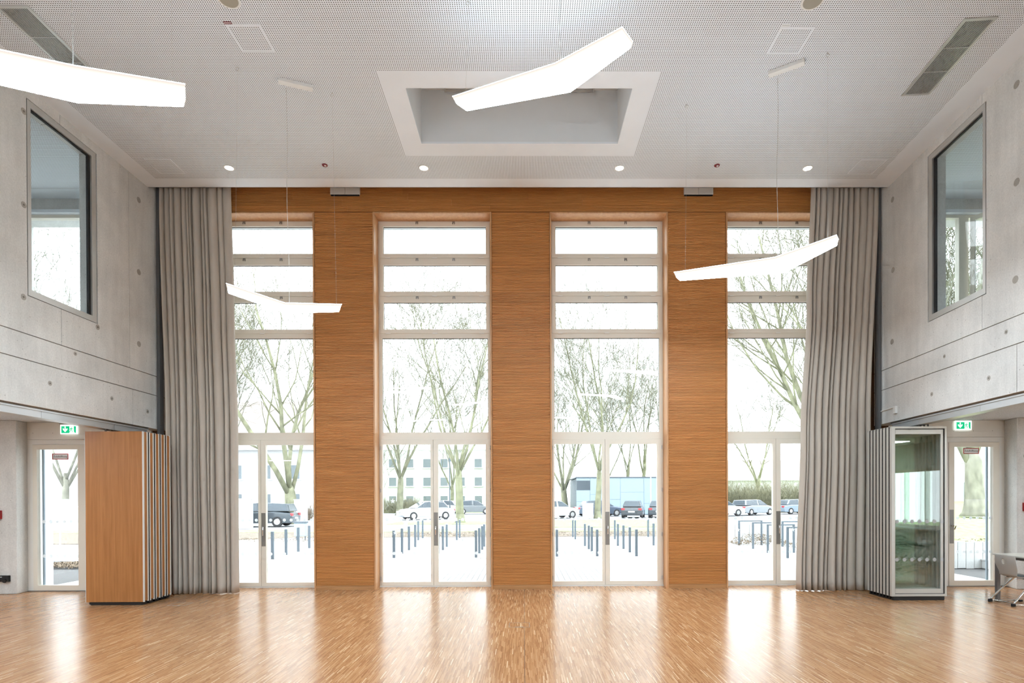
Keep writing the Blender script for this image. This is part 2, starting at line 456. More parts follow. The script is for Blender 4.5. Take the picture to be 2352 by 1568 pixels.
# ---- hall ceiling: perforated field, plain borders, skylight shaft
SKX0, SKX1, SKY0, SKY1 = -1.849, 1.767, 7.344, 9.164      # plain frame around the skylight
SIX0, SIX1, SIY0, SIY1 = -1.545, 1.467, 7.655, 8.85       # the opening itself
YE = 10.10                                                 # ceiling ends short of the wall: curtain slot
def slab(b, poly):
    b.hexa([(x, y, ZC) for x, y in poly], [(x, y, ZC + 0.03) for x, y in poly]); return b
cb = MB()
xl, yb = -6.225, 9.815
xr = lambda y: XR(y) - 0.365
for y0, y1 in ((-4, SKY0), (SKY1, yb)):
    slab(cb, [(xl, y0), (xr(y0), y0), (xr(y1), y1), (xl, y1)])
slab(cb, [(xl, SKY0), (SKX0, SKY0), (SKX0, SKY1), (xl, SKY1)])
slab(cb, [(SKX1, SKY0), (xr(SKY0), SKY0), (xr(SKY1), SKY1), (SKX1, SKY1)])
ceil = struct(cb.build('ceiling', M['perf']), 'white perforated acoustic ceiling of the hall')
bd = MB()
slab(bd, [(-6.53, -4), (xl, -4), (xl, yb), (-6.53, yb)])
slab(bd, [(xr(-4), -4), (XR(-4), -4), (XR(yb), yb), (xr(yb), yb)])
slab(bd, [(-6.53, yb), (XR(yb), yb), (XR(YE), YE), (-6.53, YE)])
bd.build('border_strip', M['white'], ceil)
MB().box(-6.53, XR(YE), YE - 0.012, YE, ZC + 0.0, ZC + 0.32).build('edge_fascia', M['white'], ceil)
sf = MB()
sf.frame(2, ZC, ZC + 0.03, SKX0, SKX1, SKY0, SKY1, SIX0 - SKX0, SKX1 - SIX1, SIY0 - SKY0, SKY1 - SIY1)
sf.build('skylight_frame', M['white'], ceil)
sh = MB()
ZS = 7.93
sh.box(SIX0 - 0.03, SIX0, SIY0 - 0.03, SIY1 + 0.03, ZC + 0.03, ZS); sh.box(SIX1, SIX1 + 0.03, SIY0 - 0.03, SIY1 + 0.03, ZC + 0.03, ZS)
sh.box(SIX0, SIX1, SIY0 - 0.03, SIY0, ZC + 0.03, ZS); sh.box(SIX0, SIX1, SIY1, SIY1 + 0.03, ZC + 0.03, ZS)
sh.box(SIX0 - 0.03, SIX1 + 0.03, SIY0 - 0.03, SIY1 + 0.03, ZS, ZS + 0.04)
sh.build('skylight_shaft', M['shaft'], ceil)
MB().frame(2, ZS - 0.035, ZS - 0.005, SIX0 + 0.36, SIX1 - 0.36, SIY0 + 0.1, SIY1, 0.02, 0.02, 0.02, 0.02).build('blind_track', M['alu'], ceil)
# roof slab in two pieces around the shaft, closing the box
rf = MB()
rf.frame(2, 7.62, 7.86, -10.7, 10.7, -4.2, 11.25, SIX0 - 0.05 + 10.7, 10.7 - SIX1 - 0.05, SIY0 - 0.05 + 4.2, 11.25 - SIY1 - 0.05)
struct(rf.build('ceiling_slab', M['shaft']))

# ---- front wall: backing, slatted oak boards, linings
WC = [-4.897, -1.657, 1.583, 4.823]
HW = 1.085
HEAD = 6.91
XA, XB = -6.81, 6.76
wb = MB()
edges = [XA] + [e for cx in WC for e in (cx - HW, cx + HW)] + [XB]
for i in range(0, len(edges), 2):
    wb.box(edges[i], edges[i + 1], YW + 0.03, 11.25, -0.2, HEAD)
wb.box(XA, XB, YW + 0.03, 11.25, HEAD, 7.62)
wf = struct(wb.build('wall_front', M['slat_back']), 'tall oak slat wall between the four windows')
# exterior skin of the same wall
ex = MB()
for i in range(0, len(edges), 2):
    ex.box(edges[i] - 0.002, edges[i + 1] + 0.002, 10.96, 11.255, -0.2, HEAD)
ex.box(XA, XB, 10.96, 11.255, HEAD - 0.004, 7.62)
ex.build('outer_render', M['render2'], wf)

PITCH, NS = 0.0280, 4
BH = PITCH * NS
def board_mesh(length):
    """one acoustic board: four rounded slats with grooves between"""
    prof = []
    for k in range(NS):
        z = k * PITCH
        prof += [(0.014, z), (0.014, z + 0.0042), (0.0, z + 0.0052), (0.0, z + PITCH - 0.0052), (0.014, z + PITCH - 0.0042)]
    prof.append((0.014, BH))
    b = MB()
    n = len(prof)
    vs = [(0, y, z) for y, z in prof] + [(length, y, z) for y, z in prof]
    vs += [(0, 0.03, 0), (0, 0.03, BH), (length, 0.03, 0), (length, 0.03, BH)]
    fs = [(i, n + i, n + i + 1, i + 1) for i in range(n - 1)]
    a, bb, cc, d = 2 * n, 2 * n + 1, 2 * n + 2, 2 * n + 3
    fs += [(a, bb, d, cc), tuple(range(n)) + (bb, a), tuple(range(n, 2 * n)) + (d, cc), (0, a, cc, n), (n - 1, 2 * n - 1, d, bb)]
    b.add(vs, fs)
    me = b.mesh('slat_board'); me.materials.append(M['slat'])
    return me
_bm = {}
def put_board(x, z, length):
    key = round(length, 3)
    if key not in _bm: _bm[key] = board_mesh(length)
    o = bpy.data.objects.new('slat_board', _bm[key])
    link(o, wf); o.location = (x, YW, z)
SK0 = 0.075
nrow = int((HEAD - SK0) / BH)
for i in range(1, 4):
    x0, x1 = WC[i - 1] + HW, WC[i] - HW
    for k in range(nrow + 1):
        z = SK0 + k * BH
        if z + BH <= HEAD + 0.03:
            put_board(x0 + 0.006, z, x1 - x0 - 0.012)
ztop = SK0 + nrow * BH if SK0 + nrow * BH + BH > HEAD + 0.03 else SK0 + (nrow + 1) * BH
for k in range(7):
    z = HEAD + 0.012 + k * BH
    if z + BH > 7.6: break
    x = -6.50
    first = True
    while x < 6.45:
        ln = R.uniform(0.6, 2.6) if first else R.uniform(2.0, 2.9)
        first = False
        if x + ln > 6.1: ln = 6.47 - x
        put_board(x + 0.001, z, round(ln, 1) - 0.002 if x + ln < 6.4 else ln - 0.002)
        x += round(ln, 1) if x + ln < 6.4 else ln + 1
for i in range(1, 4):
    x0, x1 = WC[i - 1] + HW, WC[i] - HW
    b = struct(MB().box(x0, x1, YW - 0.004, YW + 0.03, 0, SK0).build('baseboard_front', M['skirt']))

# ---- the four tall windows with double doors
YF = 10.86
def ring(b, c0, x0, x1, z0, z1, l, r, bt, tp, y0, y1):
    b.frame(1, y0, y1, c0 + x0, c0 + x1, z0, z1, l, r, bt, tp)
    return b
def disc(b, x, y, z, r, n=14, t=0.0015):
    b.tube((x, y, z), (x, y - t, z), r, r, n)
def star(b, x, y, z, r, npt=6):
    pts = []
    for k in range(npt * 2):
        rr = r if k % 2 == 0 else r * 0.45
        pts.append((x + rr * math.sin(PI * k / npt), z + rr * math.cos(PI * k / npt)))
    b.prism(pts, 1, y, y - 0.001)
def pane(parent, x0, x1, z0, z1, y, dots=0, mat_='pane'):
    p = MB().box(x0, x1, y, y + 0.012, z0, z1).build('pane', M[mat_], parent)
    return p
for wi, cx in enumerate(WC):
    w = struct(empty('window_%d' % (wi + 1), (cx, YF, 0)))
    w['label'] = ['tall cream window partly behind the left curtain', 'tall cream window left of the middle pier',
                  'tall cream window right of the middle pier', 'tall cream window partly behind the right curtain'][wi]
    fr = MB()
    ring(fr, cx, -1.06, 1.06, 0.0, 6.885, 0.03, 0.03, 0.03, 0.03, YF, YF + 0.09)
    fr.box(cx - 1.03, cx + 1.03, YF, YF + 0.09, 6.176, 6.194)
    fr.box(cx - 1.03, cx + 1.03, YF, YF + 0.09, 5.462, 5.478)
    fr.box(cx - 1.03, cx + 1.03, YF, YF + 0.09, 4.755, 4.778)
    fr.box(cx - 1.03, cx + 1.03, YF, YF + 0.09, 2.779, 2.846)
    fr.build('frame', M['frame'], w)
    MB().box(cx - 1.06, cx + 1.06, YF - 0.025, YF + 0.01, 0.0, 0.022).build('threshold', M['frame2'], w)
    ln = MB()
    ln.box(cx - HW, cx - 1.06, YW - 0.014, YF + 0.005, 0, HEAD); ln.box(cx + 1.06, cx + HW, YW - 0.014, YF + 0.005, 0, HEAD)
    ln.box(cx - 1.06, cx + 1.06, YW - 0.014, YF + 0.005, 6.885, HEAD)
    ln.build('reveal_lining', M['lining'], w)
    for (z0, z1, tb, tt) in ((6.194, 6.865, 0.078, 0.08), (5.478, 6.176, 0.085, 0.115), (4.778, 5.462, 0.075, 0.10)):
        s = ring(MB(), cx, -1.035, 1.035, z0, z1, 0.07, 0.07, tb, tt, YF - 0.014, YF + 0.06).build('sash', M['frame'], w)
        pane(s, cx - 0.965, cx + 0.965, z0 + tb, z1 - tt, YF + 0.03)
        MB().frame(1, YF + 0.024, YF + 0.03, cx - 0.965, cx + 0.965, z0 + tb, z1 - tt, 0.006, 0.006, 0.004, 0.012).build('gasket', M['dark'], s)  # dark glazing ring, widened along the top to paint the shadow line
        for hx in (-0.88, 0.0, 0.88):
            MB().box(cx + hx - 0.045, cx + hx + 0.045, YF - 0.028, YF - 0.014, z0 - 0.014, z0 + 0.006).build('hinge', M['frame2'], s)
        for hx in (-0.33, 0.36):
            lb = MB().box(cx + hx - 0.024, cx + hx + 0.024, YF - 0.022, YF - 0.014, z1 - 0.012, z1 + 0.008)
            for q in (-0.016, 0.016):
                lb.box(cx + hx + q - 0.009, cx + hx + q + 0.009, YF - 0.026, YF - 0.014, z1 - 0.04, z1 - 0.012)
            lb.build('latch', M['plate'], s)
    fx = ring(MB(), cx, -1.03, 1.03, 2.846, 4.755, 0.034, 0.034, 0.068, 0.066, YF - 0.002, YF + 0.07).build('fixed_light', M['frame'], w)
    pane(fx, cx - 0.996, cx + 0.996, 2.914, 4.689, YF + 0.03)
    MB().frame(1, YF + 0.022, YF + 0.03, cx - 0.996, cx + 0.996, 2.914, 4.689, 0.006, 0.006, 0.004, 0.012).build('gasket', M['dark'], fx)  # same ring, its broad dark top edge stands in for shadow
    for side, (x0, x1, gx0, gx1) in enumerate(((-1.032, -0.046, -0.998, -0.096), (-0.040, 1.032, 0.048, 0.944))):
        lf = MB().frame(1, YF - 0.014, YF + 0.06, cx + x0, cx + x1, 0.026, 2.776, gx0 - x0, x1 - gx1, 0.069, 0.089).build('door_leaf', M['frame'], w)
        pane(lf, cx + gx0, cx + gx1, 0.095, 2.687, YF + 0.03)
        db = MB()
        n = 7
        for zz in (1.27, 0.63):
            for k in range(n):
                disc(db, cx + gx0 + (k + 0.55) * (gx1 - gx0) / n, YF + 0.0295, zz, 0.030)
        db.build('dot_print', M['dot'], lf)
        if wi in (1, 3):
            sb = MB()
            for q, (sx, sz, sr) in enumerate(((0.18, 1.62, 0.05), (0.32, 1.40, 0.045), (0.52, 1.46, 0.03), (0.42, 1.20, 0.06), (0.22, 1.02, 0.04)) if wi == 1 and side == 0 else ((0.25, 1.05, 0.045), (0.45, 0.88, 0.035))):
                star(sb, cx + gx0 + sx, YF + 0.0295, sz, sr, 6 if q % 2 else 5)
            sb.build('star_decal', M['dot'], lf)
        hx = cx + (x0 if side == 0 else x1)
        for zz in (0.16, 0.98, 1.82, 2.62):
            MB().tube((hx, YF - 0.016, zz - 0.035), (hx, YF - 0.016, zz + 0.035), 0.011, 0.011, 8).build('hinge', M['alu'], lf)
        if side == 1:
            MB().box(cx - 0.036, cx + 0.040, YF - 0.017, YF - 0.014, 0.78, 1.405).build('handle_plate', M['plate'], lf)
            hb = MB().tube((cx + 0.004, YF - 0.017, 1.13), (cx + 0.004, YF - 0.06, 1.13), 0.012, 0.012, 10)
            hb.path([(cx + 0.004, YF - 0.058, 1.145), (cx + 0.004, YF - 0.062, 1.09), (cx + 0.004, YF - 0.060, 0.985)], 0.011, 8)
            hb.build('lever_handle', M['chrome'], lf, smooth=True)

# ---- concrete side walls (upper storey, resting over the wide openings)
def notch_panel(b, y0, y1, z0, z1, win, sg, t=0.27):
    """concrete panel with the window opening cut out of it"""
    if win and win[0] < y1 and win[1] > y0 and win[2] < z1 and win[3] > z0:
        a, e, p, q = max(win[0], y0), min(win[1], y1), win[2], win[3]
        if a > y0 and e < y1:      # hole in the middle: four pieces joined as one panel
            polys = [[(y0, z0), (y1, z0), (y1, p), (y0, p)], [(y0, q), (y1, q), (y1, z1), (y0, z1)],
                     [(y0, p), (a, p), (a, q), (y0, q)], [(e, p), (y1, p), (y1, q), (e, q)]]
        elif a > y0:
            polys = [[(y0, z0), (y1, z0), (y1, p), (a, p), (a, q), (y1, q), (y1, z1), (y0, z1)]]
        else:
            polys = [[(y0, z0), (y1, z0), (y1, z1), (y0, z1), (y0, q), (e, q), (e, p), (y0, p)]]
    else:
        polys = [[(y0, z0), (y1, z0), (y1, z1), (y0, z1)]]
    for poly in polys:
        b.prism(poly, 0, 0.0, sg * t)
    return b
def side_wall(name, sg, base, rz, zb, zj1, zj2, win, up, low, mid, ties, label):
    w = struct(empty(name, base, rz, world_children=False), label)
    k = 1.0 / math.cos(rz)
    up, low, mid = [v * k for v in up], [v * k for v in low], [v * k for v in mid]
    y0w, y1w, z0w, z1w = win[0] * k, win[1] * k, win[2], win[3]
    hole = (y0w - 0.008, y1w + 0.03, z0w - 0.008, z1w + 0.012)
    J = 0.006
    for seq, za, zt in ((low, zb, zj1), (mid, zj1, zj2), (up, zj2, 7.62)):
        for a, e in zip(seq[:-1], seq[1:]):
            notch_panel(MB(), a + J * 0.6, e - J * 0.6, za + (J if za > zb else 0), zt - J, hole, sg).build('concrete_panel', M['concrete'], w)
    bk = MB()
    ya, ye = up[0], up[-1]
    for p, q, r, s in ((ya, ye, zb + 0.004, hole[2] - 0.002), (ya, ye, hole[3] + 0.002, 7.61), (ya, hole[0] - 0.002, hole[2], hole[3]), (hole[1] + 0.002, ye, hole[2], hole[3])):
        bk.box(min(sg * 0.012, sg * 0.262), max(sg * 0.012, sg * 0.262), p, q, r, s)
    bk.build('joint_filler', M['concrete_d'], w)
    for y, z, r in ties:
        tb = MB()
        tb.tube((sg * 0.004, y * k, z), (-sg * 0.0015, y * k, z), r, r * 0.96, 18)
        o = tb.build('tie_hole_plug', M['plug'], w)
        if r < 0.045:
            MB().tube((0, y * k, z), (-sg * 0.004, y * k, z), r * 0.35, r * 0.3, 10).build('plug_core', M['concrete_d'], o)
    # interior window in the wall
    fr = MB()
    fr.frame(0, min(-sg * 0.004, sg * 0.055), max(-sg * 0.004, sg * 0.055), y0w, y1w, z0w, z1w, 0.055, 0.085, 0.085, 0.085)
    f = fr.build('interior_window', M['alu'], w)
    g = MB().frame(0, min(sg * 0.02, sg * 0.05), max(sg * 0.02, sg * 0.05), y0w + 0.055, y1w - 0.085, z0w + 0.085, z1w - 0.085, 0.01, 0.045, 0.006, 0.022)
    g.build('gasket', M['black'], f)
    MB().box(min(sg * 0.03, sg * 0.042), max(sg * 0.03, sg * 0.042), y0w + 0.055, y1w - 0.085, z0w + 0.085, z1w - 0.085).build('pane', M['pane'], f)
    # running rail of the folding wall under the beam
    rl = MB().box(min(sg * 0.04, sg * 0.24), max(sg * 0.04, sg * 0.24), -4, 10.12, zb - 0.024, zb)
    rl.build('beam_soffit_strip', M['concrete_d'], w)
    rb = MB().box(min(sg * 0.035, sg * 0.23), max(sg * 0.035, sg * 0.23), -4, 10.12, zb - 0.045, zb - 0.024)
    rb.build('rail_flange', M['rail'], w)
    for a in (-4.0, 0.4, 2.6, 4.8, 7.0, 7.9, 9.3):
        e = {-4.0: 0.4, 0.4: 2.6, 2.6: 4.8, 4.8: 7.0, 7.0: 7.9, 7.9: 9.3, 9.3: 10.1}[a]
        MB().box(min(sg * 0.05, sg * 0.21), max(sg * 0.05, sg * 0.21), a + 0.002, e - 0.002, zb - 0.135, zb - 0.045).build('rail_cover', M['rail'], w)
    return w
tiesL = [(9.85, 6.766, 0.05), (9.84, 5.536, 0.05), (9.83, 4.313, 0.05), (7.60, 6.764, 0.042), (7.59, 5.537, 0.042), (7.575, 4.326, 0.042), (8.885, 4.32, 0.042),
         (7.986, 3.28, 0.035), (9.177, 3.275, 0.035), (10.043, 3.197, 0.035), (8.438, 3.801, 0.03)]
side_wall('wall_left', -1, (-6.53, 0, 0), 0.0, 2.925, 3.515, 3.857, (7.645, 8.86, 4.375, 6.96),
          [-4, -1.5, 1.0, 3.4, 5.8, 8.19, 9.6, 10.56], [-4, -1, 2, 5, 9.665, 10.56], [-4, 0, 4.2, 10.56], tiesL, 'fair-faced concrete upper wall with interior window, left side')
tiesR = [(9.94, 6.82, 0.05), (9.93, 5.597, 0.05), (9.96, 4.365, 0.05), (7.156, 6.815, 0.05), (7.155, 5.6, 0.05), (7.176, 4.391, 0.05),
         (7.636, 3.252, 0.035), (8.855, 3.256, 0.035), (7.328, 3.779, 0.03), (8.553, 3.767, 0.03)]
side_wall('wall_right', 1, (5.565, 0, 0), -RANG, 2.975, 3.58, 3.93, (7.69, 8.925, 4.40, 6.965),
          [-4, -1.5, 1.0, 3.2, 5.4, 7.76, 10.56], [-4, -1, 2, 4.6, 7.15, 10.56], [-4, 0, 4.2, 10.56], tiesR, 'fair-faced concrete upper wall with interior window, right side')
# dark steel guides in the curtain slots
for i, (x, s) in enumerate(((-6.52, 1), (XR(10.3) - 0.01, -1))):
    b = MB().box(min(x, x + s * 0.05), max(x, x + s * 0.05), 10.29, 10.40, 2.60, 7.4)
    struct(b.build('trim_%d' % (i + 1), M['dark']), 'dark steel guide in the %s curtain slot' % ('left', 'right')[i])

# ---- side bays, lower and upper storey
def bay(sg):
    side = 'left' if sg < 0 else 'right'
    def bx(b, a, e, y0, y1, z0, z1):
        return b.box(min(sg * a, sg * e), max(sg * a, sg * e), y0, y1, z0, z1)
    xi = 6.80 if sg < 0 else 6.20
    z_l = 3.08
    cl = bx(MB(), xi, 10.5, -4, 10.62, z_l, z_l + 0.03)
    if sg > 0:
        cl = MB(); cl.hexa([(XR(-4) + .27, -4, z_l), (10.5, -4, z_l), (10.5, 10.62, z_l), (XR(10.62) + .27, 10.62, z_l)],
                           [(XR(-4) + .27, -4, z_l + .03), (10.5, -4, z_l + .03), (10.5, 10.62, z_l + .03), (XR(10.62) + .27, 10.62, z_l + .03)])
    c1 = struct(cl.build('ceiling_low_' + side, M['perf']))
    sl = MB()
    x_in = (lambda y: -6.80) if sg < 0 else (lambda y: XR(y) + 0.27)
    for za, zb_ in ((3.115, 3.60),):
        P = [(x_in(-4), -4), (sg * 10.5, -4), (sg * 10.5, 10.62), (x_in(10.62), 10.62)]
        sl.hexa([(x, y, za) for x, y in P], [(x, y, zb_) for x, y in P])
    struct(sl.build('floor_upper_' + side, M['concrete']))
    cu = MB()
    P = [(x_in(-4), -4), (sg * 10.5, -4), (sg * 10.5, 10.3), (x_in(10.3), 10.3)]
    cu.hexa([(x, y, 7.19) for x, y in P], [(x, y, 7.22) for x, y in P])
    c2 = struct(cu.build('ceiling_upper_' + side, M['perf']))
    P = [(x_in(10.3), 10.3), (sg * 10.5, 10.3), (sg * 10.5, 10.62), (x_in(10.62), 10.62)]
    MB().hexa([(x, y, 7.19) for x, y in P], [(x, y, 7.22) for x, y in P]).build('border_strip', M['white'], c2)
    wo = MB()
    if sg < 0:
        bx(wo, 10.5, 10.7, -4.2, 11.25, -0.2, 7.62)
    else:                       # the right bay has a strip window further back, mirrored in the glass folding wall
        wo.frame(0, 10.5, 10.7, -4.2, 11.25, -0.2, 7.62, 5.2, 6.05, 1.05, 5.22)
        w7 = struct(empty('window_7', (10.6, 3.1, 0.85)), 'strip window of the right side bay mirrored in the glass folding wall')
        f7 = MB().frame(0, 10.52, 10.60, 1.0, 5.2, 0.85, 2.40, 0.07, 0.07, 0.07, 0.07)
        for q in (1.85, 2.7, 3.5, 4.35):
            f7.box(10.52, 10.60, q - 0.05, q + 0.05, 0.92, 2.33)
        f7.build('frame', M['frame'], w7)
        MB().box(10.555, 10.567, 1.07, 5.13, 0.92, 2.33).build('pane', M['pane'], w7)
        MB().box(10.36, 10.5, 0.95, 5.25, 0.80, 0.845).build('sill', M['white'], w7)
    struct(wo.build('wall_outer_' + side, M['concrete']))
    # facade of the bay
    fw = MB()
    xe = 6.80 if sg < 0 else 6.74
    bx(fw, xe, 10.5, 10.62, 11.2, 3.09, 3.95); bx(fw, xe, 10.5, 10.62, 11.2, 6.93, 7.62); bx(fw, 9.45, 10.5, 10.62, 11.2, 3.95, 6.93)
    bx(fw, 9.12, 10.5, 10.62, 11.2, 0.0, 3.09)
    struct(fw.build('wall_facade_' + side, M['concrete']))
    pr = MB()
    x0 = 8.99 if sg < 0 else 8.86
    P = [(sg * x0, 10.25), (sg * 10.5, 10.25), (sg * 10.5, 10.61), (sg * (x0 + 0.07), 10.61)]
    pr.hexa([(x, y, 0.0) for x, y in P], [(x, y, 3.08) for x, y in P])
    o = struct(pr.build('wall_pier_' + side, M['concrete'], bevel=0.012))
    if sg > 0:
        for tx, tz in ((9.02, 2.39), (9.05, 0.30)):
            MB().tube((tx, 10.251, tz), (tx, 10.246, tz), 0.045, 0.043, 18).build('tie_hole_plug', M['plug'], o)
    # upper window of the bay
    n = 5 if sg < 0 else 6
    w = struct(empty('window_%d' % n, (sg * 8.1, 10.68, 3.95)), 'upper facade window seen through the %s interior window' % side)
    f = MB()
    f.frame(1, 10.64, 10.74, min(sg * xe, sg * 9.45), max(sg * xe, sg * 9.45), 3.95, 6.93, 0.07, 0.07, 0.08, 0.085)
    mull = 8.20 if sg > 0 else 7.70
    bx(f, mull - 0.09, mull + 0.09, 10.64, 10.74, 4.03, 6.845)
    f.build('frame', M['frame'], w)
    bx(MB(), xe, 9.45, 10.55, 10.64, 6.90, 6.96).build('blind_box', M['white'], w)
    pane(w, min(sg * (xe + .07), sg * (mull - .09)), max(sg * (xe + .07), sg * (mull - .09)), 4.03, 6.845, 10.69)
    if sg < 0:
        pane(w, -9.38, -7.79, 4.03, 6.845, 10.69)
    else:
        # an open casement, swung into the room
        sa = MB()
        P0, P1 = Vector((8.30, 10.60, 0)), Vector((8.72, 9.75, 0))
        d = (P1 - P0).normalized(); nn = Vector((d.y, -d.x, 0)) * 0.025
        def bar(u0, u1, z0, z1):
            a, e = P0 + d * u0, P0 + d * u1
            sa.hexa([(a + nn).to_tuple()[:2] + (z0,), (e + nn).to_tuple()[:2] + (z0,), (e - nn).to_tuple()[:2] + (z0,), (a - nn).to_tuple()[:2] + (z0,)],
                    [(a + nn).to_tuple()[:2] + (z1,), (e + nn).to_tuple()[:2] + (z1,), (e - nn).to_tuple()[:2] + (z1,), (a - nn).to_tuple()[:2] + (z1,)])
        Lh = (P1 - P0).length
        bar(0, 0.07, 4.05, 6.83); bar(Lh - 0.07, Lh, 4.05, 6.83); bar(0.07, Lh - 0.07, 4.05, 4.13); bar(0.07, Lh - 0.07, 6.75, 6.83)
        so = sa.build('open_casement', M['frame'], w)
        gp = MB(); a, e = P0 + d * 0.07, P0 + d * (Lh - 0.07); q = nn * 0.2
        gp.hexa([(a + q).to_tuple()[:2] + (4.13,), (e + q).to_tuple()[:2] + (4.13,), (e - q).to_tuple()[:2] + (4.13,), (a - q).to_tuple()[:2] + (4.13,)],
                [(a + q).to_tuple()[:2] + (6.75,), (e + q).to_tuple()[:2] + (6.75,), (e - q).to_tuple()[:2] + (6.75,), (a - q).to_tuple()[:2] + (6.75,)])
        gp.build('pane', M['pane'], so)
    return
bay(-1); bay(1)
struct(MB().box(-10.6, 10.6, -4.2, -4.0, -0.2, 7.62).build('wall_back', M['white']), 'plain white rear wall of the hall behind the viewpoint')

# ---- glazed side doors
def side_door(n, sg, xl0, xl1, gx0, gx1, jx0, jx1, yd, label, handle):
    d = struct(empty('door_%d' % n, ((xl0 + xl1) / 2, yd, 0)), label)
    lo, hi = min(jx0, jx1), max(jx0, jx1)
    f = MB()
    f.box(lo, xl0 - 0.004, yd, yd + 0.10, 0, 2.68); f.box(xl1 + 0.004, hi, yd, yd + 0.10, 0, 2.68)
    f.box(lo, hi, yd, yd + 0.10, 2.68, 2.765)
    f.box(lo, hi, yd, yd + 0.10, 2.77, 3.08)
    f.build('frame', M['frame2'], d)
    cp = MB().box(lo + 0.10, hi - 0.10, yd - 0.006, yd - 0.001, 2.865, 3.075).build('cover_panel', M['frame2'], d)
    sc = MB()
    k = lo + 0.16
    while k < hi - 0.15:
        sc.tube((k, yd - 0.006, 2.885), (k, yd - 0.0085, 2.885), 0.006, 0.006, 8); k += 0.36
    sc.build('screw', M['plate'], cp)
    lf = MB().frame(1, yd - 0.012, yd + 0.06, xl0, xl1, 0.015, 2.675, gx0 - xl0, xl1 - gx1, 0.095, 0.085).build('door_leaf', M['frame'], d)
    pane(lf, gx0, gx1, 0.11, 2.59, yd + 0.03)
    xs = gx1 - 0.07 if sg > 0 else gx0 + 0.035
    MB().box(xs, xs + 0.03, yd + 0.06, yd + 0.085, 0.11, 2.59).build('outer_stop', M['bluepanel'], lf)
    db = MB()
    for zz in (1.27, 0.64):
        for k in range(6):
            disc(db, gx0 + 0.09 + k * 0.123, yd + 0.0295, zz, 0.030)
    db.build('dot_print', M['dot'], lf)
    if handle:
        hx = xl0 + 0.045
        MB().box(hx - 0.036, hx + 0.040, yd - 0.016, yd - 0.012, 0.80, 1.425).build('handle_plate', M['plate'], lf)
        hb = MB().tube((hx, yd - 0.016, 1.13), (hx, yd - 0.06, 1.13), 0.013, 0.013, 10)
        hb.path([(hx - 0.01, yd - 0.058, 1.135), (hx + 0.05, yd - 0.062, 1.13), (hx + 0.02, yd - 0.060, 1.06)], 0.011, 8)
        hb.build('lever_handle', M['chrome'], lf, smooth=True)
    MB().box(lo, hi, yd - 0.02, yd + 0.1, 0, 0.014).build('threshold', M['plate'], d)
    return d
side_door(1, -1, -8.945, -7.93, -8.867, -8.127, -9.10, -6.80, 10.55, 'glazed cream door in the left side bay', False)
side_door(2, 1, 7.885, 8.825, 7.985, 8.71, 6.74, 8.98, 10.60, 'glazed cream door with lever handle in the right side bay', True)
#--PART3--

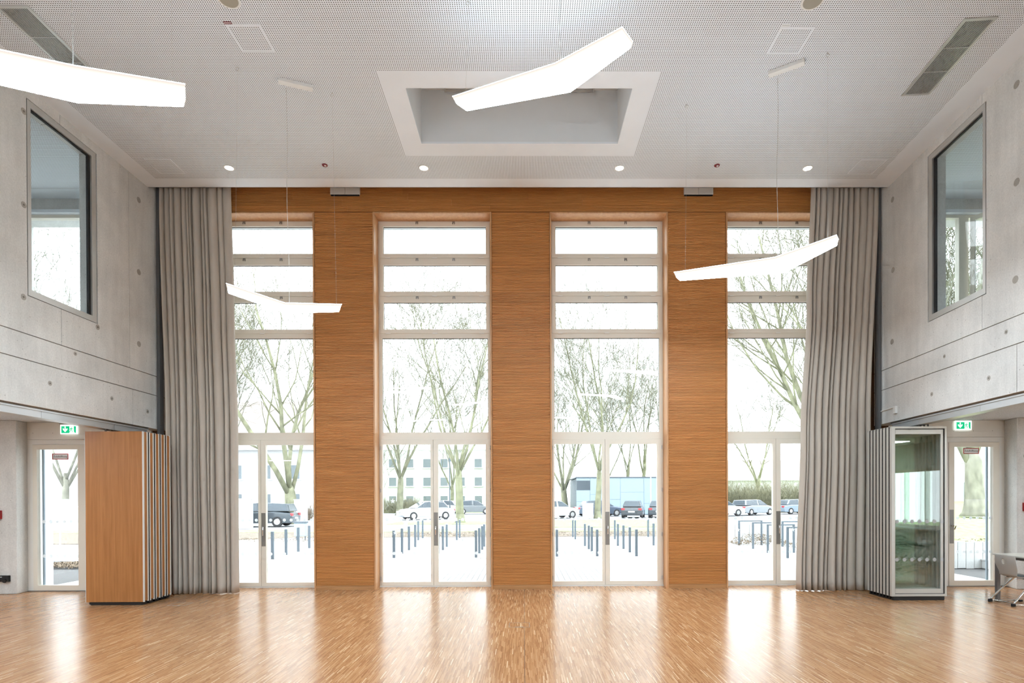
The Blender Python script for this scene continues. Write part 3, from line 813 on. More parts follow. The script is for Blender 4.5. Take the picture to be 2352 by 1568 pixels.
# ================================================================== THINGS IN THE HALL
# ---- pendant lamps: flat boomerang diffusers hung on wires
def pendant(near, far, z, wires, cable, canopy, label, hooks=True, th=0.075):
    """near: front upper edge (3 points), far: rear lower edge (3 points)"""
    ctr = (near[1][0], near[1][1], z)
    root = tag(empty('pendant_lamp', ctr), label, 'pendant lamp', 'boomerang pendant lamps of the hall')
    N_ = [Vector((p[0], p[1], 0)) for p in near]; F_ = [Vector((p[0], p[1], 0)) for p in far]
    e0 = (N_[0] - N_[1]).normalized(); e1 = (N_[2] - N_[1]).normalized()
    top, bot = [], []
    ends = (e0, Vector(), e1)
    for i in range(3):
        d = (F_[i] - N_[i]); dn = d.normalized()
        bot_near = N_[i] + dn * 0.045 - ends[i] * 0.03
        bot_far = F_[i] - ends[i] * 0.02
        top_near = N_[i]
        top_far = F_[i] + dn * 0.03
        top.append((top_near, top_far)); bot.append((bot_near, bot_far))
    def loop(pairs, zz):
        return [(p[0].x, p[0].y, zz) for p in pairs] + [(p[1].x, p[1].y, zz) for p in reversed(pairs)]
    T, B = loop(top, z), loop(bot, z - th)
    mid = [(a[0] * 0.4 + b[0] * 0.6, a[1] * 0.4 + b[1] * 0.6, z - th * 0.72) for a, b in zip(T, B)]
    # diffuser: bottom and its rounded lower flank
    db = MB()
    db.add(mid + B, [(i, (i + 1) % 6, 6 + (i + 1) % 6, 6 + i) for i in range(6)] + [(6, 7, 10, 11), (7, 8, 9, 10)])
    db.build('diffuser', M['diffuser'], root)
    sb = MB()
    sb.add(T + mid, [(i, (i + 1) % 6, 6 + (i + 1) % 6, 6 + i) for i in range(6)])
    sb.build('side_band', M['sidelit'], root)
    tb = MB(); T2 = [(a[0], a[1], z + 0.008) for a in T]
    tb.add(T + T2, [(i, (i + 1) % 6, 6 + (i + 1) % 6, 6 + i) for i in range(6)] + [(6, 7, 10, 11), (7, 8, 9, 10), (0, 5, 4, 1), (1, 4, 3, 2)])
    tb.build('top_cover', M['uplight'], root)
    for hx, hy, lx, ly in wires:
        wobj = MB().tube((lx, ly, z), (hx, hy, ZC - 0.06), 0.0012, 0.0012, 5).build('suspension_wire', M['wire'], root)
        hk = MB()
        hk.path([(hx + 0.020 * math.sin(t * 0.7), hy, ZC - 0.035 - 0.022 * math.cos(t * 0.7)) for t in range(0, 10)], 0.003, 5)
        hk.tube((hx, hy, ZC - 0.02), (hx, hy, ZC), 0.004, 0.004, 6)
        hk.build('ceiling_hook', M['wire'], wobj)
    if cable:
        cx0, cy0, cx1, cy1 = cable
        zt = ZC - (0.045 if canopy else 0.0)
        pts = []
        for k in range(13):
            t = k / 12
            pts.append((cx0 + (cx1 - cx0) * t + 0.008 * math.sin(t * 9), cy0 + (cy1 - cy0) * t, zt + (z - zt) * t))
        MB().path(pts, 0.003, 6).build('power_cable', M['wire'], root)
    if canopy:
        x, y, rz = canopy
        cb_ = MB().box(-0.21, 0.21, -0.04, 0.04, ZC - 0.045, ZC)
        o = cb_.build('ceiling_canopy', M['whiteplastic'], root, bevel=0.004)
        o.matrix_parent_inverse = Matrix.Translation(-Vector(ctr))
        o.matrix_basis = Matrix.Translation((x, y, 0)) @ Matrix.Rotation(rz, 4, 'Z')
    return root
pendant([(-3.617, 7.04), (-3.19, 7.748), (-2.447, 7.803)], [(-3.66, 7.15), (-3.25, 7.94), (-2.497, 7.885)], 4.30,
        [(-3.578, 7.273, -3.565, 7.16), (-2.542, 7.736, -2.53, 7.83)], (-3.101, 7.599, -3.16, 7.80), (-2.96, 7.56, 0.355),
        'glowing boomerang pendant hanging in front of the left curtain edge and leftmost window')
pendant([(2.09, 7.95), (3.275, 7.45), (3.735, 6.82)], [(2.19, 8.06), (3.54, 7.78), (3.81, 6.92)], 4.785,
        [(2.276, 7.956, 2.25, 7.95), (3.741, 7.027, 3.70, 6.95)], (3.294, 7.405, 3.33, 7.50), (3.34, 7.26, -0.56),
        'glowing boomerang pendant hanging in front of the right curtain')
pendant([(-0.77, 6.36), (0.337, 5.87), (0.945, 5.42)], [(-0.64, 6.49), (0.52, 6.18), (1.06, 5.57)], 6.10,
        [(-0.586, 6.302, -0.62, 6.36), (0.93, 5.50, 0.93, 5.50)], (0.40, 5.99, 0.40, 5.99), None,
        'glowing boomerang pendant just below the skylight opening, nearest the ceiling')
pendant([(-4.60, 4.02), (-3.44, 4.44), (-2.70, 4.64)], [(-4.86, 4.20), (-3.64, 4.75), (-2.79, 4.80)], 5.00,
        [(-2.84, 4.70, -2.84, 4.70), (-4.45, 4.15, -4.45, 4.15)], (-3.55, 4.55, -3.55, 4.58), None,
        'large glowing boomerang pendant cut off by the upper left corner')
# two more of the same row hang behind the viewpoint
pendant([(-2.6, 0.2), (-1.5, 0.75), (-0.8, 0.8)], [(-2.65, 0.38), (-1.55, 1.0), (-0.85, 0.95)], 5.2,
        [(-2.4, 0.35, -2.4, 0.35), (-0.95, 0.87, -0.95, 0.87)], (-1.5, 0.85, -1.5, 0.85), None, 'glowing boomerang pendant behind the viewpoint on the left')
pendant([(1.9, 1.3), (3.1, 0.85), (3.6, 0.2)], [(2.0, 1.45), (3.3, 1.15), (3.72, 0.35)], 5.4,
        [(2.1, 1.3, 2.1, 1.3), (3.6, 0.3, 3.6, 0.3)], (3.15, 0.98, 3.15, 0.98), None, 'glowing boomerang pendant behind the viewpoint on the right')
pendant([(-4.9, -2.2), (-3.8, -1.7), (-3.1, -1.65)], [(-4.95, -2.0), (-3.85, -1.43), (-3.15, -1.5)], 4.9,  # this lamp and the next: unseen, added to light surfaces facing the camera
        [(-4.7, -2.05, -4.7, -2.05), (-3.25, -1.6, -3.25, -1.6)], (-3.8, -1.6, -3.8, -1.6), None, 'added unseen boomerang pendant at the rear of the hall on the left')
pendant([(0.6, -1.6), (1.8, -2.05), (2.3, -2.7)], [(0.7, -1.45), (2.0, -1.75), (2.42, -2.55)], 5.0,
        [(0.8, -1.6, 0.8, -1.6), (2.3, -2.6, 2.3, -2.6)], (1.85, -1.95, 1.85, -1.95), None, 'added unseen boomerang pendant at the rear of the hall on the right')
# linear lights under the low ceilings of the side bays
for sg, side in ((-1, 'left'), (1, 'right')):
    for k, yy in enumerate((7.6, 4.6, 1.6)):
        lt = tag(empty('linear_light', (sg * 8.6, yy, 3.05), 0, False), 'linear ceiling light in the %s side bay, %s of three' % (side, ('nearest the windows', 'middle one', 'rearmost')[k]), 'ceiling light', 'linear lights of the side bays')
        MB().box(-0.75, 0.75, -0.07, 0.07, -0.045, 0.03).build('housing', M['whiteplastic'], lt)
        MB().box(-0.72, 0.72, -0.055, 0.055, -0.052, -0.0455).build('diffuser', M['tubelight'], lt)
    lt = tag(empty('linear_light', (sg * 8.7, 5.6, 7.16), 0, False), 'added unseen ceiling light brightening the upper room behind the %s interior window' % side, 'ceiling light')  # added lamp, out of view, brightens the upper room
    MB().box(-0.75, 0.75, -0.07, 0.07, -0.045, 0.03).build('housing', M['whiteplastic'], lt)
    MB().box(-0.72, 0.72, -0.055, 0.055, -0.052, -0.0455).build('diffuser', M['tubelight'], lt)

# ---- ceiling fittings
def air_vent(cx, cy, rz, label):
    root = tag(empty('air_vent', (cx, cy, ZC), rz, world_children=False), label, 'air vent', 'slot air vents in the ceiling')
    W, Lh = 0.365, 1.262
    MB().frame(2, -0.012, 0.004, -W / 2, W / 2, -Lh / 2, Lh / 2, 0.033, 0.033, 0.035, 0.035).build('frame', M['alu'], root)
    MB().box(-W / 2 + 0.02, W / 2 - 0.02, -Lh / 2 + 0.02, Lh / 2 - 0.02, -0.0035, -0.001).build('dark_plenum', M['black'], root)
    for k in (-1, 1):
        MB().box(-W / 2 + 0.033, W / 2 - 0.033, k * 0.198 - 0.004, k * 0.198 + 0.004, -0.0125, -0.0035).build('cross_bar', M['alu'], root)
    n = 15
    me = MB().box(-0.0046, 0.0046, -Lh / 2 + 0.035, Lh / 2 - 0.035, -0.0075, -0.0045).mesh('slat'); me.materials.append(M['alu'])
    for k in range(n):
        o = bpy.data.objects.new('slat', me); link(o, root)
        o.location = (-W / 2 + 0.033 + (k + 0.5) * (W - 0.066) / n, 0, 0)
    return root
air_vent(5.27, 7.137, -RANG, 'grey slatted air vent in the ceiling near the right wall')
air_vent(-5.61, 7.01, 0.0, 'grey slatted air vent in the ceiling behind the upper left lamp')

def access_panel(x, y, rz, label, s=0.40):
    root = tag(empty('access_panel', (x, y, ZC), rz, world_children=False), label, 'access panel', 'square access panels in the ceiling')
    MB().frame(2, -0.004, 0.003, -s / 2, s / 2, -s / 2, s / 2, 0.018, 0.018, 0.018, 0.018).build('rim', M['white'], root)
    MB().box(-s / 2 + 0.02, s / 2 - 0.02, -s / 2 + 0.02, s / 2 - 0.02, -0.0025, 0.002).build('perforated_lid', M['perf'], root)
access_panel(3.20, 6.855, 0, 'square access panel in the ceiling above the right pendant, behind its label sticker')
access_panel(-3.20, 6.835, 0, 'square access panel in the ceiling above the left pendant, behind its label sticker')
access_panel(-5.84, 9.458, 0, 'square access panel in the far left corner of the ceiling', 0.42)
access_panel(5.68, 9.458, 0, 'square access panel in the far right corner of the ceiling', 0.42)
for x, y, nm in ((-3.36, 6.61, 'left'), (3.045, 6.63, 'right')):
    o = empty('label_sticker', (x, y, ZC), 0, False)
    tag(o, 'tiny printed label sticker beside the access panel on the %s' % nm, 'sticker', 'label stickers on the ceiling')
    MB().box(-0.045, 0.045, -0.018, 0.018, -0.002, 0).build('backing', M['maroon'] if nm == 'left' else M['signwhite'], o)
    pb = MB()
    for k in range(9):
        pb.box(-0.04 + k * 0.0095, -0.036 + k * 0.0095, -0.008, 0.008, -0.0028, -0.002)
    pb.build('print', M['signwhite'] if nm == 'left' else M['plate'], o)
def downlight(x, y, label):
    root = tag(empty('downlight', (x, y, ZC), 0, False), label, 'downlight', 'round downlights along the ceiling edge')
    n = 24
    b = MB(); vs, fs = [], []
    for r, z in ((0.085, 0.0), (0.085, -0.006), (0.068, -0.006), (0.066, 0.0)):
        vs += [(r * math.cos(2 * PI * k / n), r * math.sin(2 * PI * k / n), z) for k in range(n)]
    for j in range(3):
        fs += [(j * n + k, j * n + (k + 1) % n, (j + 1) * n + (k + 1) % n, (j + 1) * n + k) for k in range(n)]
    b.add(vs, fs).build('trim_ring', M['whiteplastic'], root)
    MB().tube((0, 0, -0.0035), (0, 0, -0.001), 0.0665, 0.0665, 24).build('lens', M['downlight'], root)
for x, nm in ((-4.817, 'above the leftmost window'), (-1.623, 'above the window left of the middle pier'), (1.605, 'above the window right of the middle pier'), (4.722, 'above the rightmost window')):
    downlight(x, 9.50, 'small round lit downlight in the ceiling ' + nm)
for x, nm in ((-3.222, 'left'), (3.19, 'right')):
    root = tag(empty('smoke_detector', (x, 9.417, ZC), 0, False), 'small maroon-capped detector in the ceiling over the %s slatted pier' % nm, 'detector', 'maroon-capped detectors')
    MB().tube((0, 0, -0.012), (0, 0, 0), 0.042, 0.046, 20).build('cap', M['maroon'], root)
    MB().tube((0.008, 0.0, -0.016), (0.008, 0.0, -0.012), 0.016, 0.018, 14).build('sensor', M['signwhite'], root)
for x, nm in ((-3.191, 'left'), (3.191, 'right')):
    root = tag(empty('ceiling_speaker', (x, 6.30, ZC), 0, False), 'round ceiling loudspeaker at the top edge, %s half' % nm, 'loudspeaker', 'round ceiling loudspeakers')
    MB().tube((0, 0, -0.008), (0, 0, 0), 0.118, 0.122, 32).build('rim', M['whiteplastic'], root)
    MB().tube((0, 0, -0.011), (0, 0, -0.008), 0.098, 0.10, 32).build('grille', M['grille'], root)

# ---- boxes at the head of the slatted wall
for x0, nm in ((-3.507, 'left'), (2.959, 'right')):
    root = tag(empty('ventilation_box', (x0 + 0.27, 10.54, 7.2), 0), 'pale twin wall box under the ceiling above the %s slatted pier' % nm, 'wall box', 'twin wall boxes above the piers')
    for k in range(2):
        MB().box(x0 + k * 0.272, x0 + k * 0.272 + 0.268, 10.525, YW - 0.001, 7.218, 7.45).build('module', M['whiteplastic'], root, bevel=0.006)
    MB().box(x0 + 0.01, x0 + 0.53, 10.53, YW - 0.001, 7.20, 7.2175).build('underside_gap', M['black'], root)

# ---- curtains
def curtain(name, edge_in, edge_out, nf, seed, label, flare):
    """edge_in/edge_out: lists of (z, x); folds get their own width and depth"""
    rr = random.Random(seed)
    def at(tab, z):
        for (z0, x0), (z1, x1) in zip(tab[:-1], tab[1:]):
            if z0 <= z <= z1 or z1 <= z <= z0:
                t = (z - z0) / (z1 - z0); t = t * t * (3 - 2 * t)
                return x0 + (x1 - x0) * t
        return tab[-1][1]
    ws = [rr.uniform(0.45, 1.9) for _ in range(nf)]
    tot = sum(ws)
    starts = [sum(ws[:i]) / tot for i in range(nf + 1)]
    ws2 = [w_ * rr.uniform(0.75, 1.3) for w_ in ws]; tot2 = sum(ws2)
    starts2 = [sum(ws2[:i]) / tot2 for i in range(nf + 1)]
    amp = [rr.uniform(0.085, 0.15) for _ in range(nf)]
    lean = [rr.uniform(0.35, 0.75) for _ in range(nf)]
    per = 24
    nz = 46
    z0, z1 = 0.012, 7.38
    vs, fs = [], []
    cols = nf * per + 1
    for j in range(nz + 1):
        z = z0 + (z1 - z0) * j / nz
        xa, xb = at(edge_in, z), at(edge_out, z)
        tz = min(1, max(0, z / 7.0))
        for i in range(cols):
            kf = min(nf - 1, i // per); u = (i - kf * per) / per
            p0 = starts[kf] * tz + starts2[kf] * (1 - tz); p1 = starts[kf + 1] * tz + starts2[kf + 1] * (1 - tz)
            # an omega fold: broad rounded front, narrow pinched back that slips under its neighbour
            ph = 2 * PI * u
            x = p0 + (p1 - p0) * (u - lean[kf] * 0.22 * math.sin(ph))
            a = amp[kf] * (0.88 + 0.12 * math.sin(z * 0.5 + kf * 1.7))
            dy = -a * (0.5 - 0.5 * math.cos(ph)) ** 0.5 + 0.004 * math.sin(2 * z + kf * 2.3) * (1 - tz)
            xx = xa + (xb - xa) * x + 0.006 * math.sin(z * 0.8 + kf)
            yy = 10.33 + dy * (1 + flare * (1 - tz)) - flare * 0.06 * (1 - tz)
            vs.append((xx, yy, z))
    for j in range(nz):
        for i in range(cols - 1):
            a = j * cols + i
            fs.append((a, a + 1, a + cols + 1, a + cols))
    root = tag(empty(name, ((edge_in[0][1] + edge_out[0][1]) / 2, 10.3, 0)), label, 'curtain', 'floor-length stage curtains')
    o = MB().add(vs, fs).build('cloth', M['curtain'], root, smooth=True)
    m = o.modifiers.new('thickness', 'SOLIDIFY'); m.thickness = 0.004
    MB().box(min(edge_in[-1][1], edge_out[-1][1]), max(edge_in[-1][1], edge_out[-1][1]), 10.27, 10.30, 7.385, 7.41).build('curtain_track', M['alu'], root)
    return root
curtain('curtain', [(0.0, -6.26), (2.7, -6.30), (7.4, -6.44)], [(0.0, -5.08), (2.8, -5.10), (5.1, -5.15), (7.4, -5.20)], 13, 3, 'floor-length taupe curtain gathered at the left wall beside the oak folding wall', 0.6)
curtain('curtain', [(0.0, 6.14), (2.7, 6.20), (7.4, 6.40)], [(0.0, 4.90), (2.8, 4.98), (5.1, 5.10), (7.4, 5.20)], 12, 11, 'floor-length taupe curtain gathered at the right wall beside the glass folding wall', 0.6)

# ---- folding walls parked as stacks
def wood_stack():
    y = 9.12
    root = tag(empty('folding_wall', (-6.5, 9.4, 0)), 'parked oak veneer folding wall beside the left curtain', 'folding wall')
    th, gap = 0.112, 0.034
    for k in range(5):
        y0 = y + k * (th + gap)
        x0, x1 = -6.915, -6.005
        p = MB().box(x0 + 0.012, x1 - 0.004, y0 + 0.022, y0 + th - 0.022, 0.075, 2.742).build('panel', M['veneer'], root)
        MB().box(x0, x1 - 0.016, y0, y0 + 0.022, 0.052, 2.748).build('veneer_face', M['veneer'], p)
        MB().box(x0, x1 - 0.016, y0 + th - 0.022, y0 + th, 0.052, 2.748).build('veneer_face', M['veneer'], p)
        for yy in (y0 - 0.001, y0 + th - 0.021):
            MB().box(x1 - 0.016, x1 + 0.003, yy, yy + 0.022, 0.052, 2.748).build('edge_profile', M['edge'], p)
            MB().box(x0 - 0.008, x0, yy, yy + 0.024, 0.052, 2.748).build('edge_profile', M['edge'], p)
        if k < 4:
            MB().box(x0 + 0.004, x1 + 0.002, y0 + th + 0.004, y0 + th + gap - 0.004, 0.04, 2.745).build('gasket', M['black'], root)
        MB().box(x0 + 0.04, x1 - 0.02, y0 + 0.012, y0 + th - 0.012, 0.012, 0.052).build('floor_seal', M['black'], p)
        MB().tube((-6.63, y0 + th / 2, 2.742), (-6.63, y0 + th / 2, 2.80), 0.014, 0.014, 8).build('hanger', M['dark'], p)
    MB().box(-6.86, -6.05, y + 0.02, y + 5 * (th + gap) - 0.06, 0.0, 0.013).build('bottom_guide', M['black'], root)
    return root
wood_stack()
def glass_stack():
    y, n = 9.20, 8
    root = tag(empty('folding_wall', (6.4, 9.5, 0)), 'parked glass folding wall with grey frames beside the right curtain', 'folding wall')
    th, gap = 0.055, 0.031
    for k in range(n):
        y0 = y + k * (th + gap)
        dx = 0.0
        x0, x1 = 5.925 + dx, 6.815 + dx
        za, zb = 0.065, 2.80
        p = MB().frame(1, y0, y0 + th, x0, x1, za, zb, 0.055, 0.032, 0.038, 0.034).build('panel', M['partition'], root, bevel=0.002)
        MB().frame(1, y0 + 0.004, y0 + th - 0.004, x0 + 0.055, x1 - 0.032, za + 0.038, zb - 0.034, 0.004, 0.012, 0.007, 0.012).build('gasket', M['black'], p)
        MB().frame(1, y0 + 0.014, y0 + th - 0.014, x0 + 0.059, x1 - 0.044, za + 0.045, zb - 0.046, 0.004, 0.045, 0.075, 0.075).build('inner_frame', M['partition'], p)
        MB().box(x0 + 0.063, x1 - 0.089, y0 + 0.020, y0 + 0.028, za + 0.12, zb - 0.121).build('pane', M['greenglass'], p)
        if k == 0:
            db = MB()
            for zz in (1.27, 0.655):
                for q in range(7):
                    disc(db, x0 + 0.095 + q * 0.122, y0 + 0.013 if q == 6 else y0 + 0.0195, zz, 0.030, 18)
            db.build('dot_print', M['dot'], p)
        if k == 2:
            db = MB()
            for zz in (1.27, 0.655):
                for q in range(6):
                    disc(db, x0 + 0.12 + q * 0.122, y0 + 0.0195, zz, 0.030, 14)
            db.build('dot_print', M['dot'], p)
        if k < n - 1:
            MB().frame(1, y0 + th + 0.001, y0 + th + gap - 0.001, x0 + 0.002, x1 - 0.002, za + 0.004, zb - 0.004, 0.03, 0.03, 0.03, 0.03).build('seal', M['black'], root)
        MB().box(x0 + 0.03, x1 - 0.03, y0 + 0.008, y0 + th - 0.008, 0.012, za).build('floor_seal', M['black'], p)
        MB().box(x0 - 0.001, x0 + 0.012, y0 + th * 0.62, y0 + th * 0.72, zb - 0.03, zb + 0.001).build('slot_mark', M['dark'], p)
        MB().tube((6.53, y0 + th / 2, zb), (6.53, y0 + th / 2, 2.85), 0.012, 0.012, 8).build('hanger', M['dark'], p)
    MB().box(5.96, 6.78, y + 0.01, y + n * (th + gap) - 0.03, 0.0, 0.013).build('bottom_guide', M['black'], root)
    return root
glass_stack()

# ---- floor boxes
def floor_box(x, y, rz, label, w=0.27, d=0.26):
    root = tag(empty('floor_box', (x, y, 0), rz, False), label, 'floor box', 'flush floor boxes in the parquet')
    MB().frame(2, -0.01, 0.0015, -w / 2, w / 2, -d / 2, d / 2, 0.006, 0.006, 0.006, 0.006).build('frame', M['plate'], root)
    MB().box(-w / 2 + 0.008, w / 2 - 0.008, -d / 2 + 0.008, d / 2 - 0.008, -0.01, 0.001).build('lid', M['parquet'], root)
    MB().box(-0.055, 0.055, -d / 2 + 0.004, -d / 2 + 0.022, -0.008, 0.002).build('cable_outlet', M['dark'], root)
floor_box(-0.062, 7.57, 0, 'flush floor box in the parquet in front of the middle pier')
floor_box(-5.48, 9.19, 0.0, 'flush floor box beside the oak folding wall')
floor_box(5.41, 9.50, 0.0, 'flush floor box beside the glass folding wall')

# ---- signs
def exit_sign(x, y, z, label, mark):
    root = tag(empty('exit_sign', (x, y, z)), label, 'exit sign', 'green emergency exit signs')
    h = 0.30
    MB().box(x - h / 2 - 0.015, x + h / 2 + 0.015, y + 0.015, y + 0.05, z + 0.035, z + 0.10).build('housing', M['alu'], root)
    MB().box(x - h / 2, x + h / 2, y + 0.018, y + 0.032, z - 0.135, z + 0.035).build('panel', M['exitwhite'], root)
    MB().box(x - 0.131, x + 0.131, y + 0.016, y + 0.018, z - 0.118, z + 0.008).build('green_field', M['exitgreen'], root)
    pic = MB()
    ax = x - 0.062
    pic.prism([(ax - 0.010, z), (ax + 0.010, z), (ax + 0.010, z - 0.055), (ax + 0.040, z - 0.028), (ax + 0.040, z - 0.058), (ax, z - 0.100), (ax - 0.040, z - 0.058), (ax - 0.040, z - 0.028), (ax - 0.010, z - 0.055)], 1, y + 0.0145, y + 0.016)
    pic.box(x + 0.018, x + 0.095, y + 0.0148, y + 0.016, z - 0.116, z + 0.006)
    pic.prism([(x + 0.095, z - 0.116), (x + 0.112, z - 0.116), (x + 0.095, z - 0.085)], 1, y + 0.0148, y + 0.016)
    pic.build('arrow_and_doorway', M['exitwhite'], root)
    man = MB()
    mx, mz = x + 0.052, z - 0.055
    man.tube((mx + 0.006, y + 0.0135, mz + 0.042), (mx + 0.006, y + 0.0147, mz + 0.042), 0.0085, 0.0085, 12)
    def limb(pts, w=0.0055):
        for (x0, z0), (x1, z1) in zip(pts[:-1], pts[1:]):
            dx, dz = x1 - x0, z1 - z0; l = math.hypot(dx, dz); nx, nz_ = -dz / l * w, dx / l * w
            man.prism([(mx + x0 + nx, mz + z0 + nz_), (mx + x1 + nx, mz + z1 + nz_), (mx + x1 - nx, mz + z1 - nz_), (mx + x0 - nx, mz + z0 - nz_)], 1, y + 0.0135, y + 0.0147)
    limb([(0.002, 0.030), (-0.006, 0.0)], 0.008)
    limb([(0.0, 0.026), (-0.022, 0.018), (-0.028, 0.0)]); limb([(0.004, 0.026), (0.020, 0.012), (0.034, 0.018)])
    limb([(-0.004, 0.0), (0.014, -0.018), (0.012, -0.045)]); limb([(-0.008, 0.0), (-0.014, -0.024), (-0.034, -0.036)])
    man.build('running_figure', M['exitgreen'], root)
    if mark:
        MB().tube((x + 0.01, y + 0.013, z + 0.068), (x + 0.01, y + 0.0155, z + 0.068), 0.018, 0.018, 16).build('red_mark', M['red'], root)
exit_sign(-8.27, 10.50, 3.0, 'lit green exit sign above the left side door', False)
exit_sign(8.135, 10.545, 3.035, 'lit green exit sign with red dot above the right side door', True)
def air_sign(x, y, z, label, tilt=0.0):
    root = tag(empty('notice_sign', (x, y, z)), label, 'sign', 'red-framed ventilation notices')
    w, h = 0.295, 0.108
    MB().box(x - w / 2, x + w / 2, y + 0.002, y + 0.005, z - h / 2, z + h / 2).build('backing_plate', M['signwhite'], root)
    MB().frame(1, y + 0.0005, y + 0.002, x - w / 2, x + w / 2, z - h / 2, z + h / 2, 0.014, 0.014, 0.013, 0.013).build('red_border', M['red'], root)
    cu = bpy.data.curves.new('lettering', 'FONT'); cu.body = 'Zuluftöffnung'; cu.align_x = 'CENTER'; cu.align_y = 'CENTER'; cu.size = 0.046; cu.extrude = 0.0004
    tmp = bpy.data.objects.new('lettering_curve', cu); link(tmp)
    me = bpy.data.meshes.new_from_object(tmp); me.materials.clear(); me.materials.append(M['ink'])
    bpy.data.objects.remove(tmp); bpy.data.curves.remove(cu)
    t = bpy.data.objects.new('lettering', me); link(t, root)
    t.location = (0, 0.001, 0.0); t.rotation_euler = (PI / 2, 0, 0)
air_sign(-8.47, 10.572, 2.46, 'white Zuluftöffnung notice on the left side door glass')
air_sign(8.325, 10.622, 2.515, 'white Zuluftöffnung notice on the right side door glass')

# ---- small wall fittings
def call_point(x, y, z, label):
    root = tag(empty('fire_call_point', (x, y, z)), label, 'call point', 'red fire call points')
    MB().box(x - 0.075, x + 0.075, y - 0.055, y, z - 0.075, z + 0.075).build('housing', M['red'], root, bevel=0.006)
    MB().box(x - 0.045, x + 0.045, y - 0.058, y - 0.055, z - 0.04, z + 0.03).build('break_glass', M['signwhite'], root)
call_point(-9.315, 10.25, 1.41, 'red fire call point on the concrete pier at the left edge')
call_point(9.03, 10.25, 1.48, 'red fire call point on the concrete pier at the right edge')
so = tag(empty('wall_socket', (-9.19, 10.25, 0.28)), 'black twin wall socket low on the left concrete pier', 'socket')
MB().box(-9.285, -9.10, 10.20, 10.25, 0.225, 0.335).build('housing', M['black'], so, bevel=0.006)
MB().tube((-9.165, 10.185, 0.245), (-9.165, 10.20, 0.245), 0.035, 0.038, 16).build('socket_cap', M['black'], so)
MB().box(-9.265, -9.21, 10.198, 10.2, 0.303, 0.316).build('label_strip', M['signwhite'], so)
jx = lambda yy: XR(yy) - 0.002
jr = tag(empty('cable_conduit', (jx(10.1), 10.1, 3.2)), 'white cable conduit with junction box on the right concrete beam', 'conduit')
MB().tube((jx(10.45) - 0.012, 10.45, 3.20), (jx(9.84) - 0.012, 9.84, 3.215), 0.011, 0.011, 8).build('pipe', M['whiteplastic'], jr)
b = MB(); P = [(jx(9.79), 9.79), (jx(9.86), 9.86), (jx(9.86) - 0.04, 9.863), (jx(9.79) - 0.04, 9.793)]
b.hexa([(x, y, 3.10) for x, y in P], [(x, y, 3.225) for x, y in P]); b.build('junction_box', M['whiteplastic'], jr)

# ---- chair, table, and the nested row of chairs further along the bay
def make_chair():
    root = empty('chair', (0, 0, 0), 0, False)
    # shell profile (x forward, z up), extruded across with a gentle dish
    prof = [(-0.030, 0.765), (-0.040, 0.70), (-0.030, 0.62), (0.005, 0.53), (0.015, 0.475), (0.035, 0.435), (0.09, 0.415), (0.20, 0.418), (0.32, 0.428), (0.40, 0.430), (0.435, 0.415), (0.445, 0.395)]
    hw = [0.185, 0.200, 0.205, 0.185, 0.165, 0.165, 0.185, 0.200, 0.205, 0.200, 0.19, 0.18]
    ny = 12
    vs, fs = [], []
    for (x, z), w in zip(prof, hw):
        for k in range(ny + 1):
            t = k / ny * 2 - 1
            dish = 0.03 * t * t
            vs.append((x + (dish if z > 0.45 else 0), t * w, z + (dish * 0.4 if z <= 0.45 else 0)))
    hole = {(1, 4), (1, 5), (1, 6), (1, 7)}
    for i in range(len(prof) - 1):
        for k in range(ny):
            if i == 1 and k in (5, 6): continue       # grip hole in the backrest
            a = i * (ny + 1) + k
            fs.append((a, a + 1, a + ny + 2, a + ny + 1))
    o = MB().add(vs, fs).build('shell', M['chairshell'], root, smooth=True)
    m = o.modifiers.new('thickness', 'SOLIDIFY'); m.thickness = 0.012
    m2 = o.modifiers.new('smooth', 'SUBSURF'); m2.levels = m2.render_levels = 1
    pv, pf = [], []
    for i in range(9):
        for k in range(9):
            x = 0.09 + 0.29 * i / 8; t = k / 8 * 2 - 1
            pv.append((x, t * 0.155 * (0.9 + 0.1 * math.sin(PI * i / 8)), 0.429 + 0.010 * (1 - abs(t) ** 4) + 0.012 * t * t))
    for i in range(8):
        for k in range(8):
            a = i * 9 + k; pf.append((a, a + 1, a + 10, a + 9))
    p = MB().add(pv, pf).build('seat_pad', M['pad'], root, smooth=True)
    m = p.modifiers.new('thickness', 'SOLIDIFY'); m.thickness = 0.012
    for s in (-1, 1):
        pts = [(-0.055, s * 0.215, 0.035), (-0.02, s * 0.215, 0.075), (0.12, s * 0.20, 0.22), (0.27, s * 0.17, 0.375), (0.31, s * 0.16, 0.398), (0.20, s * 0.12, 0.402), (0.10, s * 0.10, 0.402)]
        MB().path(pts, 0.0125, 10).build('leg', M['chrome'], root, smooth=True)
        MB().box(-0.085, -0.03, s * 0.215 - 0.018, s * 0.215 + 0.018, 0.0, 0.045).build('floor_glide', M['black'], root, bevel=0.006)
        MB().path([(-0.055, s * 0.215, 0.025), (0.12, s * 0.215, 0.018), (0.42, s * 0.20, 0.018)], 0.010, 8).build('floor_runner', M['chrome'], root, smooth=True)
        MB().box(0.39, 0.44, s * 0.20 - 0.016, s * 0.20 + 0.016, 0.0, 0.03).build('floor_glide', M['black'], root, bevel=0.005)
    MB().path([(0.0, -0.21, 0.020), (0.05, 0.0, 0.024), (0.0, 0.21, 0.020)], 0.009, 8).build('cross_tube', M['chrome'], root, smooth=True)
    return root
ch = make_chair()
ch.location = (7.47, 8.855, 0); ch.rotation_euler = (0, 0, 0)
tag(ch, 'grey shell chair with chrome legs at the right edge, drawn up to the table', 'chair', 'grey shell chairs')
